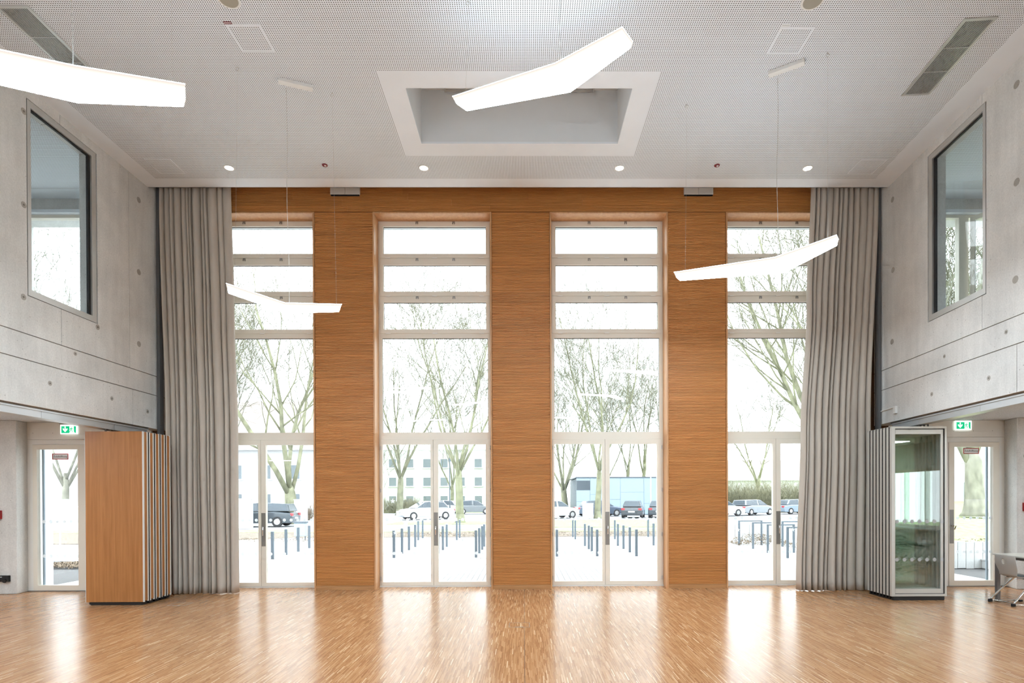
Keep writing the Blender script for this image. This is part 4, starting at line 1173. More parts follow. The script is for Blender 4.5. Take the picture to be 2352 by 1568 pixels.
for k in range(8):
    cc = copy_tree(ch)
    cc.location = (7.05 + 0.14 * k, 6.55, 0.036 * k); cc.rotation_euler = (0, 0, 0)
    tag(cc, 'grey shell chair in the nested row mirrored in the glass folding wall', 'chair', 'nested row of grey shell chairs')
tb = tag(empty('table', (8.3, 8.92, 0)), 'light table with grey legs that the chair at the right edge is drawn up to', 'table')
MB().box(7.60, 9.0, 8.57, 9.27, 0.725, 0.748).build('tabletop', M['tabletop'], tb, bevel=0.003)
for x in (7.655, 8.94):
    for y in (8.62, 9.22):
        MB().box(x - 0.025, x + 0.025, y - 0.025, y + 0.025, 0.0, 0.725).build('leg', M['tableleg'], tb)
MB().frame(2, 0.675, 0.725, 7.68, 8.915, 8.645, 9.195, 0.02, 0.02, 0.02, 0.02).build('apron', M['tableleg'], tb)

# ================================================================== OUTSIDE
G0 = -0.05
gr = MB().box(-90, 90, 11.26, 200, G0 - 0.5, G0 - 0.02).build('ground', M['asphalt'])
MB().box(10.75, 60, -20, 11.24, G0 - 0.5, G0 - 0.02).build('side_yard', M['turf'], gr)
struct(gr, 'pale street and forecourt outside the windows')
def patch(name, poly, m, h=0.0):
    o = MB().hexa([(x, y, G0 - 0.05) for x, y in poly], [(x, y, G0 + h) for x, y in poly]).build(name, m, gr)
    return o
patch('joint_sand', [(-16, 11.26), (16, 11.26), (16, 16.28), (-16, 16.28)], M['joint'], -0.012)
patch('forecourt', [(-16, 16.48), (16, 16.48), (16, 25.2), (-10, 25.2), (-16, 21.8)], M['paving'])
patch('planting_strip', [(-30, 22.2), (-16, 22.2), (-9.8, 25.3), (8.2, 25.3), (8.2, 29.0), (-30, 29.0)], M['soil'], 0.01)
patch('grass_verge', [(-60, 29.0), (8, 29.0), (30, 36), (60, 36), (60, 40), (30, 40), (8, 31.5), (-60, 31.5)], M['turf'], 0.02)
patch('grass_verge', [(0.5, 33), (9, 33), (9, 44), (0.5, 44)], M['turf'], 0.015)
patch('grass_verge', [(-9, 37.6), (-1.5, 37.6), (-1.5, 41.8), (-9, 41.8)], M['turf'], 0.015)
patch('far_lawn', [(-90, 66), (90, 66), (90, 120), (-90, 120)], M['turf'], 0.02)
# pavers with open joints
pv, pf = [], []
px, py = 0.123, 0.245
for i in range(-130, 130):
    off = (i % 2) * py / 2
    for j in range(-1, 21):
        x0, y0 = i * px + 0.006, 11.28 + j * py + off
        x1, y1 = x0 + px - 0.012, min(y0 + py - 0.010, 16.27)
        y0 = max(y0, 11.28)
        if y1 - y0 < 0.03 or abs(x0) > 9.5: continue
        n = len(pv)
        pv += [(x0, y0, G0), (x1, y0, G0), (x1, y1, G0), (x0, y1, G0), (x0, y0, G0 - 0.02), (x1, y0, G0 - 0.02), (x1, y1, G0 - 0.02), (x0, y1, G0 - 0.02)]
        pf += [(n, n + 1, n + 2, n + 3), (n, n + 4, n + 5, n + 1), (n + 1, n + 5, n + 6, n + 2), (n + 2, n + 6, n + 7, n + 3), (n + 3, n + 7, n + 4, n)]
o = MB().add(pv, pf).build('paving_stones', M['paving'])
tag(o, 'pale concrete paving stones just outside the glass doors', 'paving', kind='stuff')
# slot drain across the forecourt
dr = tag(empty('slot_drain', (0, 16.38, G0)), 'long slotted drain channel crossing the paving outside', 'drain')
MB().box(-9.6, 9.6, 16.29, 16.47, G0 - 0.03, G0 - 0.004).build('channel', M['black'], dr)
gb = MB()
for k in range(-150, 150):
    gb.box(k * 0.064, k * 0.064 + 0.036, 16.29, 16.47, G0 - 0.01, G0 + 0.002)
gb.box(-9.6, 9.6, 16.285, 16.315, G0 - 0.01, G0 + 0.003); gb.box(-9.6, 9.6, 16.445, 16.475, G0 - 0.01, G0 + 0.003)
gbo = gb.build('grating', M['alu'], dr); gbo['kind'] = 'stuff'

# ---- bollards
bm_ = MB().box(-0.036, 0.036, -0.03, 0.03, 0, 0.785).mesh('post'); bm_.materials.append(M['bollard'])
bc_ = MB().box(-0.038, 0.038, -0.032, 0.032, 0.785, 0.797).mesh('cap'); bc_.materials.append(M['alu'])
BOL = [('leftmost window', 'only', [(-7.16, 16.42), (-7.27, 17.62), (-7.31, 18.68), (-7.43, 19.95)]),
       ('window left of the middle pier', 'left', [(-3.75, 16.62), (-3.77, 17.82), (-3.8, 19.05), (-3.82, 20.25), (-4.3, 23.45), (-4.32, 24.6)]),
       ('window left of the middle pier', 'middle', [(-2.65, 17.82), (-2.68, 19.05), (-2.71, 20.25), (-2.73, 23.45), (-2.74, 24.6)]),
       ('window left of the middle pier', 'right', [(-1.38, 16.62), (-1.38, 17.85), (-1.38, 19.08), (-1.40, 20.3)]),
       ('window right of the middle pier', 'far left', [(0.97, 16.80)]),
       ('window right of the middle pier', 'middle left', [(2.15, 16.8), (2.17, 18.3), (2.17, 19.13), (2.17, 20.35), (2.12, 23.6), (2.13, 24.9)]),
       ('window right of the middle pier', 'middle right', [(3.29, 16.75), (3.32, 17.95), (3.33, 19.15), (3.34, 20.35), (3.75, 23.6)]),
       ('window right of the middle pier', 'far right', [(4.63, 20.45), (5.38, 24.8)])]
ORD = ['nearest', 'second nearest', 'third nearest', 'fourth nearest', 'fifth nearest', 'farthest']
for wn_, row_, pts in BOL:
    for k, (x, y) in enumerate(pts):
        od = 'single' if len(pts) == 1 else 'farthest' if k == len(pts) - 1 else ORD[k]
        r_ = tag(empty('bollard', (x, y, G0), 0, False), '%s bollard of the %s row outside the %s' % (od, row_, wn_), 'bollard', 'bollards on the forecourt')
        link(bpy.data.objects.new('post', bm_), r_); link(bpy.data.objects.new('cap', bc_), r_)

# ---- bicycle stands outside the rightmost window
for k, (x, y) in enumerate(((7.40, 16.05), (7.49, 17.57), (7.60, 18.98), (7.68, 20.42), (8.93, 19.75))):
    root = tag(empty('bicycle_stand', (x, y, G0), 0, False), ['nearest', 'second nearest', 'middle', 'farthest left-hand', 'farthest right-hand'][k] + ' blue-grey hoop bicycle stand outside the rightmost window', 'bicycle stand', 'hoop bicycle stands')
    MB().box(-0.03, 0.03, -0.02, 0.02, 0, 0.84).build('upright', M['bollard'], root)
    MB().box(0.77, 0.83, -0.02, 0.02, 0, 0.84).build('upright', M['bollard'], root)
    MB().box(-0.03, 0.83, -0.02, 0.02, 0.84, 0.88).build('top_rail', M['bollard'], root)

# ---- bare trees
def tree(x, y, h, r0, hfork, nl, seed, label, spread=0.75, lean=(0, 0), z0=G0, bark='bark', dens=1.0, name='bare_tree', twig_r=0.012):
    rr = random.Random(seed)
    root = tag(empty(name, (x, y, z0), 0, False), label, 'tree', 'bare winter trees outside')
    A, B, C = MB(), MB(), MB()
    def rnd_dir(d, ang):
        a = d.orthogonal().normalized(); b_ = d.cross(a)
        t = rr.uniform(0, 2 * PI)
        return (d * math.cos(ang) + (a * math.cos(t) + b_ * math.sin(t)) * math.sin(ang)).normalized()
    def grow(p, d, ln, r, lvl):
        n = (6, 6, 5, 4, 3)[lvl]
        pts, rad = [p.copy()], [r]
        q, dd = p.copy(), d.copy()
        wob = (0.05, 0.16, 0.22, 0.26, 0.3)[lvl]
        for i in range(n):
            dd = (dd + Vector((rr.uniform(-wob, wob), rr.uniform(-wob, wob), rr.uniform(-wob, wob) * 0.6 + (0.0, 0.07, 0.05, 0.03, 0.02)[lvl]))).normalized()
            q = q + dd * (ln / n)
            pts.append(q.copy()); rad.append(max(0.004, r * (0.42 if lvl == 0 and i == n - 1 else 1 - (0.28, 0.72, 0.75, 0.78, 0.7)[lvl] * (i + 1) / n)))
        mb = (A, A, B, C, C)[lvl]
        mb.path(pts, rad, (9, 7, 5, 4, 3)[lvl])
        if lvl == 4: return
        if lvl == 0:
            for k in range(nl):
                az = 2 * PI * (k + rr.uniform(-0.25, 0.25)) / nl + seed
                el = rr.uniform(0.35, 1.0) * spread
                dv = (Vector((math.cos(az) * math.sin(el), math.sin(az) * math.sin(el), math.cos(el))) + dd * 0.35).normalized()
                t = rr.uniform(0.72, 1.0) if k else 1.0
                i = min(n - 1, int(t * n))
                grow(pts[i] + dd * 0.1 * rr.random(), dv, (h - hfork) * rr.uniform(0.75, 1.0), rad[i] * rr.uniform(0.36, 0.54), 1)
            return
        cnt = int(((0, 10, 8, 8)[lvl]) * dens + rr.random())
        for k in range(cnt):
            t = rr.uniform(0.22, 1.0); i = min(n - 1, int(t * n)); f = t * n - i
            pp = pts[i].lerp(pts[i + 1], f); rl = rad[i] * (1 - f) + rad[i + 1] * f
            base = (pts[i + 1] - pts[i]).normalized()
            dv = rnd_dir(base, rr.uniform(0.45, 0.95))
            dv = (dv + Vector((0, 0, 0.18))).normalized()
            grow(pp, dv, ln * rr.uniform(0.40, 0.66) * (1.12 - 0.35 * t), max(twig_r if lvl >= 2 else 0.02, rl * 0.46), lvl + 1)
    d0 = Vector((lean[0], lean[1], 1)).normalized()
    grow(Vector((0, 0, -0.05)), d0, hfork + 0.05, r0, 0)
    # root flare
    A.path([(0, 0, -0.06), (d0.x * 0.1, d0.y * 0.1, 0.1), (d0.x * 0.3, d0.y * 0.3, 0.3), (d0.x * 0.6, d0.y * 0.6, 0.6)], [r0 * 1.5, r0 * 1.2, r0 * 1.07, r0 * 0.98], 9)
    A.build('trunk_and_limbs', M[bark], root, smooth=True)
    B.build('branches', M[bark], root, smooth=True)
    tw = C.build('twigs', M['twig'], root); tw['kind'] = 'stuff'
    return root
tree(-4.4, 39.8, 17, 0.30, 4.0, 6, 21, 'bare tree with pale blotched trunk outside the window left of the middle pier, nearer one', 0.85)
tree(-12.5, 58, 19, 0.36, 4.2, 6, 5, 'bare multi-stemmed tree outside the window left of the middle pier, farther one', 0.6, dens=0.9)
tree(6.05, 46.9, 19, 0.27, 4.4, 5, 34, 'bare tree with ivy-green trunk outside the window right of the middle pier', 0.7)
tree(4.6, 62, 16, 0.40, 3.4, 5, 8, 'bare spreading tree with low limbs left of the blue-grey building', 1.0, lean=(-0.12, 0))
tree(-15.9, 39.5, 17.0, 0.46, 2.6, 4, 12, 'bare twin-limbed tree behind the dark parked estate car', 0.6)
tree(-21.5, 43.5, 16.5, 0.34, 4.0, 4, 41, 'bare grey tree at the edge of the left curtain', 0.6, lean=(-0.18, 0), bark='bark2')
tree(12.6, 70, 18, 0.26, 6.0, 4, 51, 'bare slender tree rising behind the blue-grey building, left of three', 0.45, dens=0.9)
tree(15.0, 73, 19, 0.28, 6.5, 4, 52, 'bare slender tree rising behind the blue-grey building, middle of three', 0.45, dens=0.9)
tree(17.6, 71, 18, 0.25, 6.0, 4, 53, 'bare slender tree rising behind the blue-grey building, right of three', 0.45, dens=0.9)
tree(15.6, 27.5, 18.5, 0.42, 3.6, 7, 61, 'large bare tree with long arching limbs outside the rightmost window, nearer one', 0.85, lean=(-0.16, 0.0), dens=0.95)
tree(24.0, 42, 19, 0.40, 4.0, 6, 66, 'large bare tree outside the rightmost window, farther one', 0.95, lean=(-0.2, 0))
tree(17.55, 22.2, 14, 0.36, 2.5, 5, 71, 'thick-trunked bare tree outside the right side door', 0.9, z0=0.95, lean=(-0.02, 0), bark='bark2')
tree(-29.2, 36.8, 19, 0.23, 3.4, 6, 81, 'bare tree rising behind the white garden wall outside the left side door', 0.85, bark='bark2')
tree(-8.6, 69, 14, 0.24, 3.5, 5, 101, 'bare tree far behind the silver car', 0.7)
tree(9.4, 67, 16, 0.26, 5.0, 5, 103, 'bare tree behind the flat roof of the blue-grey building, beside the door stile', 0.6)
tree(1.2, 72, 15, 0.28, 4.0, 5, 104, 'bare tree far left of the blue-grey building beside the middle pier', 0.75)
tree(30.0, 74, 16, 0.3, 4.5, 5, 105, 'bare tree far behind the hedge outside the rightmost window', 0.75)
tree(-11.8, 47, 6.5, 0.07, 1.6, 5, 91, 'thin young bare tree outside the window left of the middle pier', 0.7, dens=0.7, twig_r=0.007)

# ---- hedge and shrubs made of many twigs
def shrub(x0, x1, y0, y1, h, n, seed, label, name='hedge', m='bush'):
    rr = random.Random(seed)
    root = tag(empty(name, ((x0 + x1) / 2, (y0 + y1) / 2, G0), 0), label, 'hedge' if name == 'hedge' else 'shrub')
    b = MB()
    for _ in range(n):
        p = Vector((rr.uniform(x0, x1), rr.uniform(y0, y1), G0))
        d = Vector((rr.uniform(-0.5, 0.5), rr.uniform(-0.5, 0.5), 1)).normalized()
        hh = h * rr.uniform(0.6, 1.05)
        pts = [p]
        for k in range(3):
            d = (d + Vector((rr.uniform(-0.35, 0.35), rr.uniform(-0.35, 0.35), 0))).normalized()
            pts.append(pts[-1] + d * hh / 3)
        b.path(pts, [0.02, 0.015, 0.011, 0.006], 3)
        for k in range(3):
            s_ = pts[1].lerp(pts[3], rr.random()); e_ = s_ + Vector((rr.uniform(-0.5, 0.5), rr.uniform(-0.5, 0.5), rr.uniform(0.1, 0.6))) * h * 0.35
            b.tube(s_, e_, 0.011, 0.005, 3, False)
    o = b.build('twigs', M[m], root); o['kind'] = 'stuff'
    st = MB()
    for k in range(12):
        p = (x0 + (x1 - x0) * (k + 0.5) / 12, (y0 + y1) / 2, G0)
        st.tube(p, (p[0] + rr.uniform(-.1, .1), p[1], G0 + h * 0.5), 0.03, 0.018, 5)
    st.build('stems', M['bark2'], root)
shrub(20.5, 38, 62, 64.5, 3.6, 2600, 5, 'dense leafless hedge behind the cars outside the rightmost window')
shrub(-16.6, -12.0, 65, 67, 1.9, 420, 6, 'low leafless shrubs beyond the street outside the window left of the middle pier', 'shrub')
shrub(-17.9, -16.9, 45.5, 46.3, 1.3, 90, 7, 'small reddish shrub in front of the white house', 'shrub', 'leafpile')

# ---- fallen leaves
def litter(x0, x1, y0, y1, n, seed, label, mound=0.0, z=G0 + 0.02):
    rr = random.Random(seed)
    b = MB()
    for _ in range(n):
        x, y = rr.uniform(x0, x1), rr.uniform(y0, y1)
        u = (x - x0) / (x1 - x0) * 2 - 1
        zz = z + mound * max(0, 1 - u * u) * rr.random()
        s_ = rr.uniform(0.018, 0.042); a = rr.uniform(0, 2 * PI); t = rr.uniform(-0.05, 0.05)
        ca, sa = math.cos(a) * s_, math.sin(a) * s_
        b.add([(x + ca, y + sa, zz + t * 0.5), (x - sa * 0.6, y + ca * 0.6, zz + 0.015), (x - ca, y - sa, zz), (x + sa * 0.6, y - ca * 0.6, zz + 0.02)], [(0, 1, 2, 3)])
    o = b.build('fallen_leaves', M['leafpile'])
    tag(o, label, 'leaves', kind='stuff')
litter(7.6, 9.6, 20.2, 21.6, 1800, 1, 'heap of fallen leaves among the bicycle stands', 0.35)
litter(8.9, 10.3, 18.2, 20.2, 500, 2, 'fallen leaves beside the right-hand bicycle stand', 0.1)
litter(-12.9, -10.6, 14.3, 15.4, 2600, 3, 'dark mulch bed outside the left side door', 0.05)
litter(-14, -6.5, 22.6, 24.6, 1500, 4, 'strip of fallen leaves outside the leftmost window', 0.03)
litter(-6, 6.5, 25.4, 28.6, 2200, 8, 'strip of fallen leaves beyond the bollards', 0.03)

# ---- palisade retaining walls
def palisades(xs, y, h, w, label):
    root = tag(empty('retaining_wall', (xs[0], y, G0), 0, False), label, 'retaining wall')
    n = int((xs[1] - xs[0]) / w)
    me = MB().box(0.006, w - 0.006, 0, 0.14, 0, h).mesh('palisade'); me.materials.append(M['slab'])
    for k in range(n):
        o = bpy.data.objects.new('palisade', me); link(o, root); o.location = (k * w, 0, R.uniform(-0.01, 0.01))
    MB().box(0.0, n * w, 0.03, 0.12, 0, h - 0.03).build('backing', M['joint'], root)
palisades((8.2, 14.0), 23.0, 0.63, 0.29, 'concrete palisade retaining wall behind the bicycle stands')
palisades((9.75, 13.2), 13.62, 0.63, 0.20, 'concrete palisade retaining wall outside the right side door')
blk = tag(empty('concrete_step', (11.3, 13.3, G0)), 'low concrete block step at the foot of the palisades outside the right side door', 'step')
MB().box(10.92, 11.9, 13.05, 13.62, G0, G0 + 0.19).build('block', M['slab'], blk, bevel=0.01)
MB().box(10.90, 11.92, 13.03, 13.62, G0 + 0.19, G0 + 0.225).build('coping', M['slab'], blk, bevel=0.005)
tv = [(9.75, 13.77, 0.50), (18, 13.77, 0.50), (42, 40, 1.3), (22, 40, 1.3), (13.2, 21, 0.95)]
e2 = MB().hexa([(x, y, G0 - 0.1) for x, y, z in tv], tv).build('embankment', M['turf'], gr)
MB().hexa([(x, y, G0) for x, y in ((8.2, 23.14), (14, 23.14), (14, 25), (8.2, 25))], [(x, y, 0.50) for x, y in ((8.2, 23.14), (14, 23.14), (14, 25), (8.2, 25))]).build('planting_bed', M['soil'], gr)
litter(9.9, 15.5, 13.9, 16.5, 700, 12, 'fallen leaves on the bank behind the palisades outside the right side door', 0.0, 0.56)

# ---- street furniture
bn = tag(empty('litter_bin', (-9.2, 23.8, G0)), 'grey post-mounted litter bin among the bollards outside the leftmost window', 'litter bin')
MB().box(-9.43, -8.98, 23.65, 23.95, 0.12, 0.66).build('body', M['bluepanel'], bn, bevel=0.02)
MB().box(-9.45, -8.96, 23.63, 23.97, 0.66, 0.72).build('lid', M['bollard'], bn)
for q in (-9.38, -9.03):
    MB().tube((q, 23.8, G0), (q, 23.8, 0.12), 0.02, 0.02, 8).build('leg', M['bollard'], bn)
def cabinet(x0, x1, y, h, label):
    root = tag(empty('utility_cabinet', ((x0 + x1) / 2, y, G0)), label, 'utility cabinet')
    MB().box(x0, x1, y, y + 0.4, G0, G0 + h).build('body', M['render'], root, bevel=0.01)
    MB().box(x0 - 0.03, x1 + 0.03, y - 0.03, y + 0.43, G0 + h, G0 + h + 0.05).build('lid', M['render2'], root)
    MB().box(x0 + 0.06, x0 + 0.10, y - 0.012, y, G0 + h * 0.45, G0 + h * 0.6).build('lock', M['bollard'], root)
cabinet(-15.1, -14.35, 37.9, 1.62, 'tall white utility cabinet beside the dark estate car')
cabinet(4.8, 5.65, 46.5, 1.2, 'low white utility cabinet beside the ivy-green tree')
bi = tag(empty('wheeled_bin', (-6.35, 78, G0)), 'dark wheeled bin in front of the white apartment block', 'bin')
MB().hexa([(x, y, G0 + 0.05) for x, y in ((-6.75, 77.7), (-6.0, 77.7), (-6.0, 78.3), (-6.75, 78.3))], [(x, y, G0 + 1.0) for x, y in ((-6.85, 77.6), (-5.9, 77.6), (-5.9, 78.4), (-6.85, 78.4))]).build('body', M['bollard'], bi)
MB().box(-6.88, -5.87, 77.57, 78.43, G0 + 1.0, G0 + 1.07).build('lid', M['bollard'], bi)
for x, y, h, m, lb in ((-7.7, 60, 5.5, 'bollard', 'dark slender lamp post behind the nearer tree left of the middle pier'), (12.2, 55, 8.0, 'render2', 'white slender lamp post right of the blue-grey building front')):
    lp = tag(empty('lamp_post', (x, y, G0)), lb, 'lamp post')
    MB().tube((x, y, G0), (x, y, G0 + h), 0.07, 0.045, 8).build('pole', M[m], lp)
    MB().tube((x, y, G0 + h), (x, y, G0 + h + 0.35), 0.14, 0.10, 10).build('lantern', M[m], lp)
rl = tag(empty('railing', (-12.4, 16.7, G0)), 'white tubular railing outside the left side door', 'railing')
for q in (-13.4, -12.45, -11.5):
    MB().tube((q, 16.7, G0), (q, 16.7, 1.45), 0.022, 0.022, 8).build('post', M['signwhite'], rl)
MB().tube((-13.4, 16.7, 1.45), (-11.5, 16.7, 1.45), 0.022, 0.022, 8).build('top_rail', M['signwhite'], rl)
for zz in (0.15, 0.8):
    MB().tube((-13.4, 16.7, zz), (-11.5, 16.7, zz), 0.014, 0.014, 6).build('mid_rail', M['signwhite'], rl)
gw = tag(empty('garden_wall', (-25, 33, G0)), 'long low white garden wall beyond the street on the left', 'garden wall')
MB().box(-40, -15.6, 33.0, 33.25, G0, 1.62).build('wall_body', M['render'], gw)
MB().box(-40.05, -15.55, 32.95, 33.3, 1.62, 1.68).build('coping', M['render2'], gw)

# ---- parked cars
def car(x, y, rz, paint, label, estate=False, small=False):
    root = tag(empty('car', (x, y, G0), rz, False), label, 'car', 'cars parked along the street')
    Lh, W = (3.9, 1.68) if small else (4.45, 1.76)
    s = Lh / 4.45
    pm = mat('car_paint_' + str(len(bpy.data.materials)), paint, 0.25, metal=0.2, coat=0.6)
    lower = [(-2.18 * s, 0.30), (-2.22 * s, 0.62), (-2.10 * s, 0.86), (-1.2 * s, 0.94), (0.9 * s, 0.93), (1.75 * s, 0.82), (2.15 * s, 0.62), (2.2 * s, 0.36), (2.08 * s, 0.22), (-2.05 * s, 0.22)]
    rear = -2.05 if estate else -1.75
    b = MB()
    ins = 0.06
    # body: waist wider than sill and bonnet edge
    n = len(lower)
    vs = []
    for yy, k in ((-W / 2 + ins, 0.985), (-W / 2, 1.0), (W / 2, 1.0), (W / 2 - ins, 0.985)):
        vs += [(px_ * k if abs(yy) < W / 2 - 0.01 else px_ * 0.985, yy, (pz if abs(yy) < W / 2 - 0.01 else 0.28 + (pz - 0.28) * 0.93)) for px_, pz in lower]
    # use simple prism with chamfered flanks
    b = MB()
    outer = [(p * 0.985, 0.27 + (q - 0.27) * 0.90) for p, q in lower]
    ringv = []
    for yy, prof in ((-W / 2, outer), (-W / 2 + 0.10, lower), (W / 2 - 0.10, lower), (W / 2, outer)):
        ringv.append([(p, yy, q) for p, q in prof])
    vs = [v for r_ in ringv for v in r_]
    fs = [tuple(range(n))[::-1], tuple(range(3 * n, 4 * n))]
    for j in range(3):
        fs += [(j * n + i, j * n + (i + 1) % n, (j + 1) * n + (i + 1) % n, (j + 1) * n + i) for i in range(n)]
    b.add(vs, fs)
    roof = [(rear * s, 0.93), ((rear + (0.18 if estate else 0.42)) * s, 1.40), (-0.2 * s, 1.46), (0.35 * s, 1.40), (1.15 * s, 0.92)]
    wl, wt = W / 2 - 0.07, W / 2 - 0.24
    n2 = len(roof)
    vs = [(p, -(wl if q < 1 else wt), q) for p, q in roof] + [(p, (wl if q < 1 else wt), q) for p, q in roof]
    fs = [tuple(range(n2))[::-1], tuple(range(n2, 2 * n2))] + [(i, (i + 1) % n2, n2 + (i + 1) % n2, n2 + i) for i in range(n2)]
    b.add(vs, fs)
    body = b.build('body', pm, root, bevel=0.04)
    def inset(poly, f):
        cx_ = sum(p[0] for p in poly) / len(poly); cy_ = sum(p[1] for p in poly) / len(poly); cz_ = sum(p[2] for p in poly) / len(poly)
        return [(cx_ + (p[0] - cx_) * f, cy_ + (p[1] - cy_) * f, cz_ + (p[2] - cz_) * f) for p in poly]
    def slabglass(name, poly, nrm):
        q = inset(poly, 0.86)
        a = [tuple(c_ + d * 0.012 for c_, d in zip(p, nrm)) for p in q]
        e = [tuple(c_ - d * 0.02 for c_, d in zip(p, nrm)) for p in q]
        MB().hexa(e, a).build(name, M['carglass'], root)
    for sd in (-1, 1):
        P = [(p, sd * (wl if q < 1 else wt), q) for p, q in roof]
        mid_b = (-0.2 * s, sd * wl, 0.93); mid_t = (-0.2 * s, sd * wt, 1.46)
        slabglass('side_window', [P[0], P[1], mid_t, mid_b], (0, sd, 0.3))
        slabglass('side_window', [mid_b, mid_t, P[3], P[4]], (0, sd, 0.3))
    slabglass('windscreen', [(roof[4][0], -wl, roof[4][1]), (roof[4][0], wl, roof[4][1]), (roof[3][0], wt, roof[3][1]), (roof[3][0], -wt, roof[3][1])], (0.6, 0, 0.8))
    slabglass('rear_window', [(roof[0][0], -wl, roof[0][1]), (roof[0][0], wl, roof[0][1]), (roof[1][0], wt, roof[1][1]), (roof[1][0], -wt, roof[1][1])], (-0.9, 0, 0.4))
    for fx in (-1.35 * s, 1.35 * s):
        for sd in (-1, 1):
            w = MB().tube((fx, sd * (W / 2 - 0.20), 0.31), (fx, sd * (W / 2 + 0.015), 0.31), 0.31, 0.31, 18).build('wheel', M['tyre'], root)
            MB().tube((fx, sd * (W / 2 + 0.005), 0.31), (fx, sd * (W / 2 + 0.025), 0.31), 0.20, 0.18, 12).build('hub', M['hub'], w)
    for sd in (-1, 1):
        MB().box(-2.215 * s, -2.10 * s, min(sd * 0.55, sd * 0.83), max(sd * 0.55, sd * 0.83), 0.66, 0.82).build('tail_light', M['taillight'], root)
        MB().box(2.02 * s, 2.17 * s, min(sd * 0.5, sd * 0.80), max(sd * 0.5, sd * 0.80), 0.56, 0.68).build('headlight', M['signwhite'], root)
    MB().box(-2.235 * s, -2.20 * s, -0.26, 0.26, 0.48, 0.58).build('number_plate', M['signwhite'], root)
    return root
car(-16.3, 35.6, PI + 0.06, (0.055, 0.07, 0.085), 'dark blue-grey estate car outside the leftmost window', estate=True)
car(-7.9, 46.4, PI + 0.55, (0.52, 0.53, 0.55), 'silver car outside the window left of the middle pier')
car(-8.7, 62.5, PI - 0.15, (0.55, 0.57, 0.57), 'pale hatchback behind the silver car', small=True)
car(-5.2, 60.5, 0.12, (0.20, 0.22, 0.235), 'grey hatchback partly behind the nearer tree', small=True)
car(-15.0, 72.5, PI + 0.2, (0.10, 0.11, 0.13), 'dark car farthest back behind the silver car')
car(2.6, 47.6, 0.5, (0.68, 0.69, 0.69), 'white hatchback outside the window right of the middle pier', small=True)
car(6.9, 52.4, 0.25, (0.09, 0.12, 0.17), 'dark blue car half hidden by the door handle stile')
car(9.3, 48.6, 1.3, (0.06, 0.068, 0.078), 'dark grey hatchback seen from behind before the blue-grey building', small=True)
car(11.7, 49.2, 1.3, (0.07, 0.085, 0.10), 'dark car at the right end before the blue-grey building')
car(17.6, 51.5, 0.35, (0.68, 0.69, 0.70), 'white car at the left edge of the rightmost window')
car(21.6, 54.0, 0.55, (0.28, 0.31, 0.34), 'grey estate car in the middle of the rightmost window', estate=True)
car(27.0, 57.0, 0.35, (0.26, 0.33, 0.40), 'blue-grey car beside the right curtain')

# ---- buildings across the street
def building(x0, x1, y, dep, h, wins, label, wallm='render', roof=None, name='house', cat='building'):
    """wins: list of (x0, x1, z0, z1) relative to the left lower corner of the front"""
    root = tag(empty(name, ((x0 + x1) / 2, y, G0)), label, cat)
    MB().box(x0, x1, y, y + dep, G0, h).build('wall_body', M[wallm], root)
    for a, e, p, q in wins:
        f = MB().frame(1, y - 0.05, y + 0.02, x0 + a, x0 + e, p, q, 0.07, 0.07, 0.09, 0.07).build('window', M['signwhite'], root)
        MB().box(x0 + a + 0.07, x0 + e - 0.07, y - 0.02, y + 0.01, p + 0.09, q - 0.07).build('pane', M['farpane'], f)
        MB().box(x0 + a - 0.08, x0 + e + 0.08, y - 0.14, y, p - 0.05, p).build('sill', M['render2'], f)
    if roof:
        rh, ov = roof
        b = MB()
        b.hexa([(x0 - ov, y - ov, h), (x1 + ov, y - ov, h), (x1 + ov, y + dep + ov, h), (x0 - ov, y + dep + ov, h)],
               [(x0 - ov, y + dep * 0.45, h + rh), (x1 + ov, y + dep * 0.45, h + rh), (x1 + ov, y + dep * 0.55, h + rh), (x0 - ov, y + dep * 0.55, h + rh)])
        b.build('roof', M['rooftile'], root)
        MB().box(x0 - ov, x1 + ov, y - ov - 0.1, y - ov + 0.02, h - 0.14, h + 0.02).build('gutter', M['slab'], root)
    else:
        MB().box(x0 - 0.05, x1 + 0.05, y - 0.05, y + dep + 0.05, h, h + 0.12).build('parapet', M['slab'], root)
    return root
W_ = []
for zz in (0.7, 3.4):
    for k in range(6):
        W_.append((1.2 + k * 2.7, 2.3 + k * 2.7, zz, zz + 1.45))
building(-34.0, -17.2, 54, 10, 6.3, W_, 'white two-storey house with tiled roof outside the leftmost window', roof=(5.2, 0.4))
W_ = []
for zz in (0.6, 3.3, 6.0):
    for k in range(9):
        W_.append((0.8 + k * 2.5, 2.0 + k * 2.5, zz, zz + 1.4))
building(-25.5, -3.0, 84, 10, 8.6, W_, 'long white apartment block far behind the trees', 'render2', name='apartment_block')
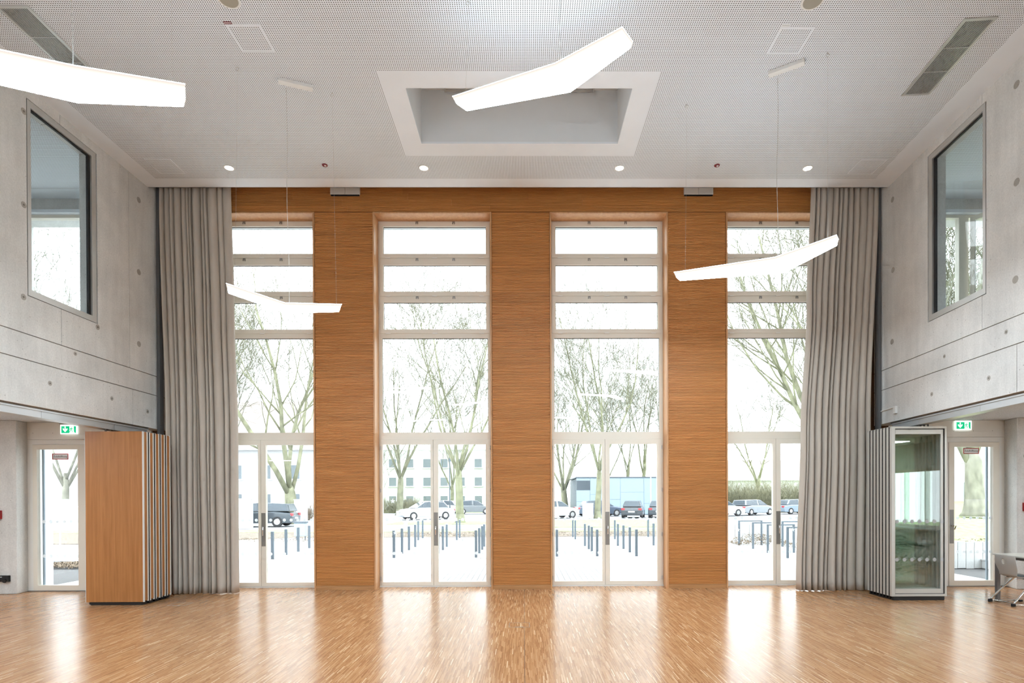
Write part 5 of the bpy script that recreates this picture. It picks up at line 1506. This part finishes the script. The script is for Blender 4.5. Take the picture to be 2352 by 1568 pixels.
building(-52, -35.0, 46, 8, 6.0, [(1 + k * 3, 2.3 + k * 3, 3.0, 4.4) for k in range(5)], 'white house beyond the garden wall on the far left', roof=(4.0, 0.4))
building(26.5, 44, 40, 10, 7.0, [(1.2 + k * 3.0, 2.4 + k * 3.0, zz, zz + 1.5) for k in range(5) for zz in (1.2, 4.0)], 'white house behind the thick-trunked tree outside the right side door')
building(24, 52, 86, 10, 4.2, [(1 + k * 3.0, 2.6 + k * 3.0, 1.0, 2.4) for k in range(9)], 'row of low houses behind the hedge outside the rightmost window', 'render', roof=(3.2, 0.4))
# blue-grey panelled building with louvre
bb = tag(empty('flat_roofed_building', (13, 56, G0)), 'flat-roofed blue-grey panelled building behind the dark cars', 'building')
X0, X1, YB, HB = 5.15, 18.6, 56.0, 3.55
MB().box(X0 + 0.05, X1 - 0.05, YB + 0.06, YB + 8, G0, HB - 0.05).build('core', M['bollard'], bb)
kx, row = X0, 0
pw = [1.35, 1.05, 1.9, 2.3, 1.5, 2.6, 1.7, 2.2, 1.9, 2.4, 2.0]
for i, w in enumerate(pw):
    if kx + w > X1: w = X1 - kx
    cut = G0 + [1.3, 2.0, 1.5, 2.2, 1.1, 1.9, 1.4, 2.1, 1.2, 1.8, 1.5][i]
    for za, zb_ in ((G0 + 0.05, cut - 0.012), (cut + 0.012, HB - 0.012)):
        if i == 0 and zb_ > 2: zb_ = 2.35
        MB().box(kx + 0.012, kx + w - 0.012, YB, YB + 0.06, za, zb_).build('cladding_panel', M['bluepanel'], bb)
    kx += w
    if kx >= X1 - 0.1: break
MB().box(X0 + 0.012, X0 + 1.34, YB, YB + 0.06, 3.3, HB - 0.012).build('cladding_panel', M['bluepanel'], bb)
for k in range(8):
    MB().box(X0 + 0.04, X0 + 1.31, YB + 0.01, YB + 0.05, 2.38 + k * 0.115, 2.38 + k * 0.115 + 0.07).build('louvre_slat', M['bollard'], bb)
MB().box(X0 - 0.05, X1 + 0.05, YB - 0.05, YB + 8.05, HB, HB + 0.12).build('roof_edge', M['bollard'], bb)
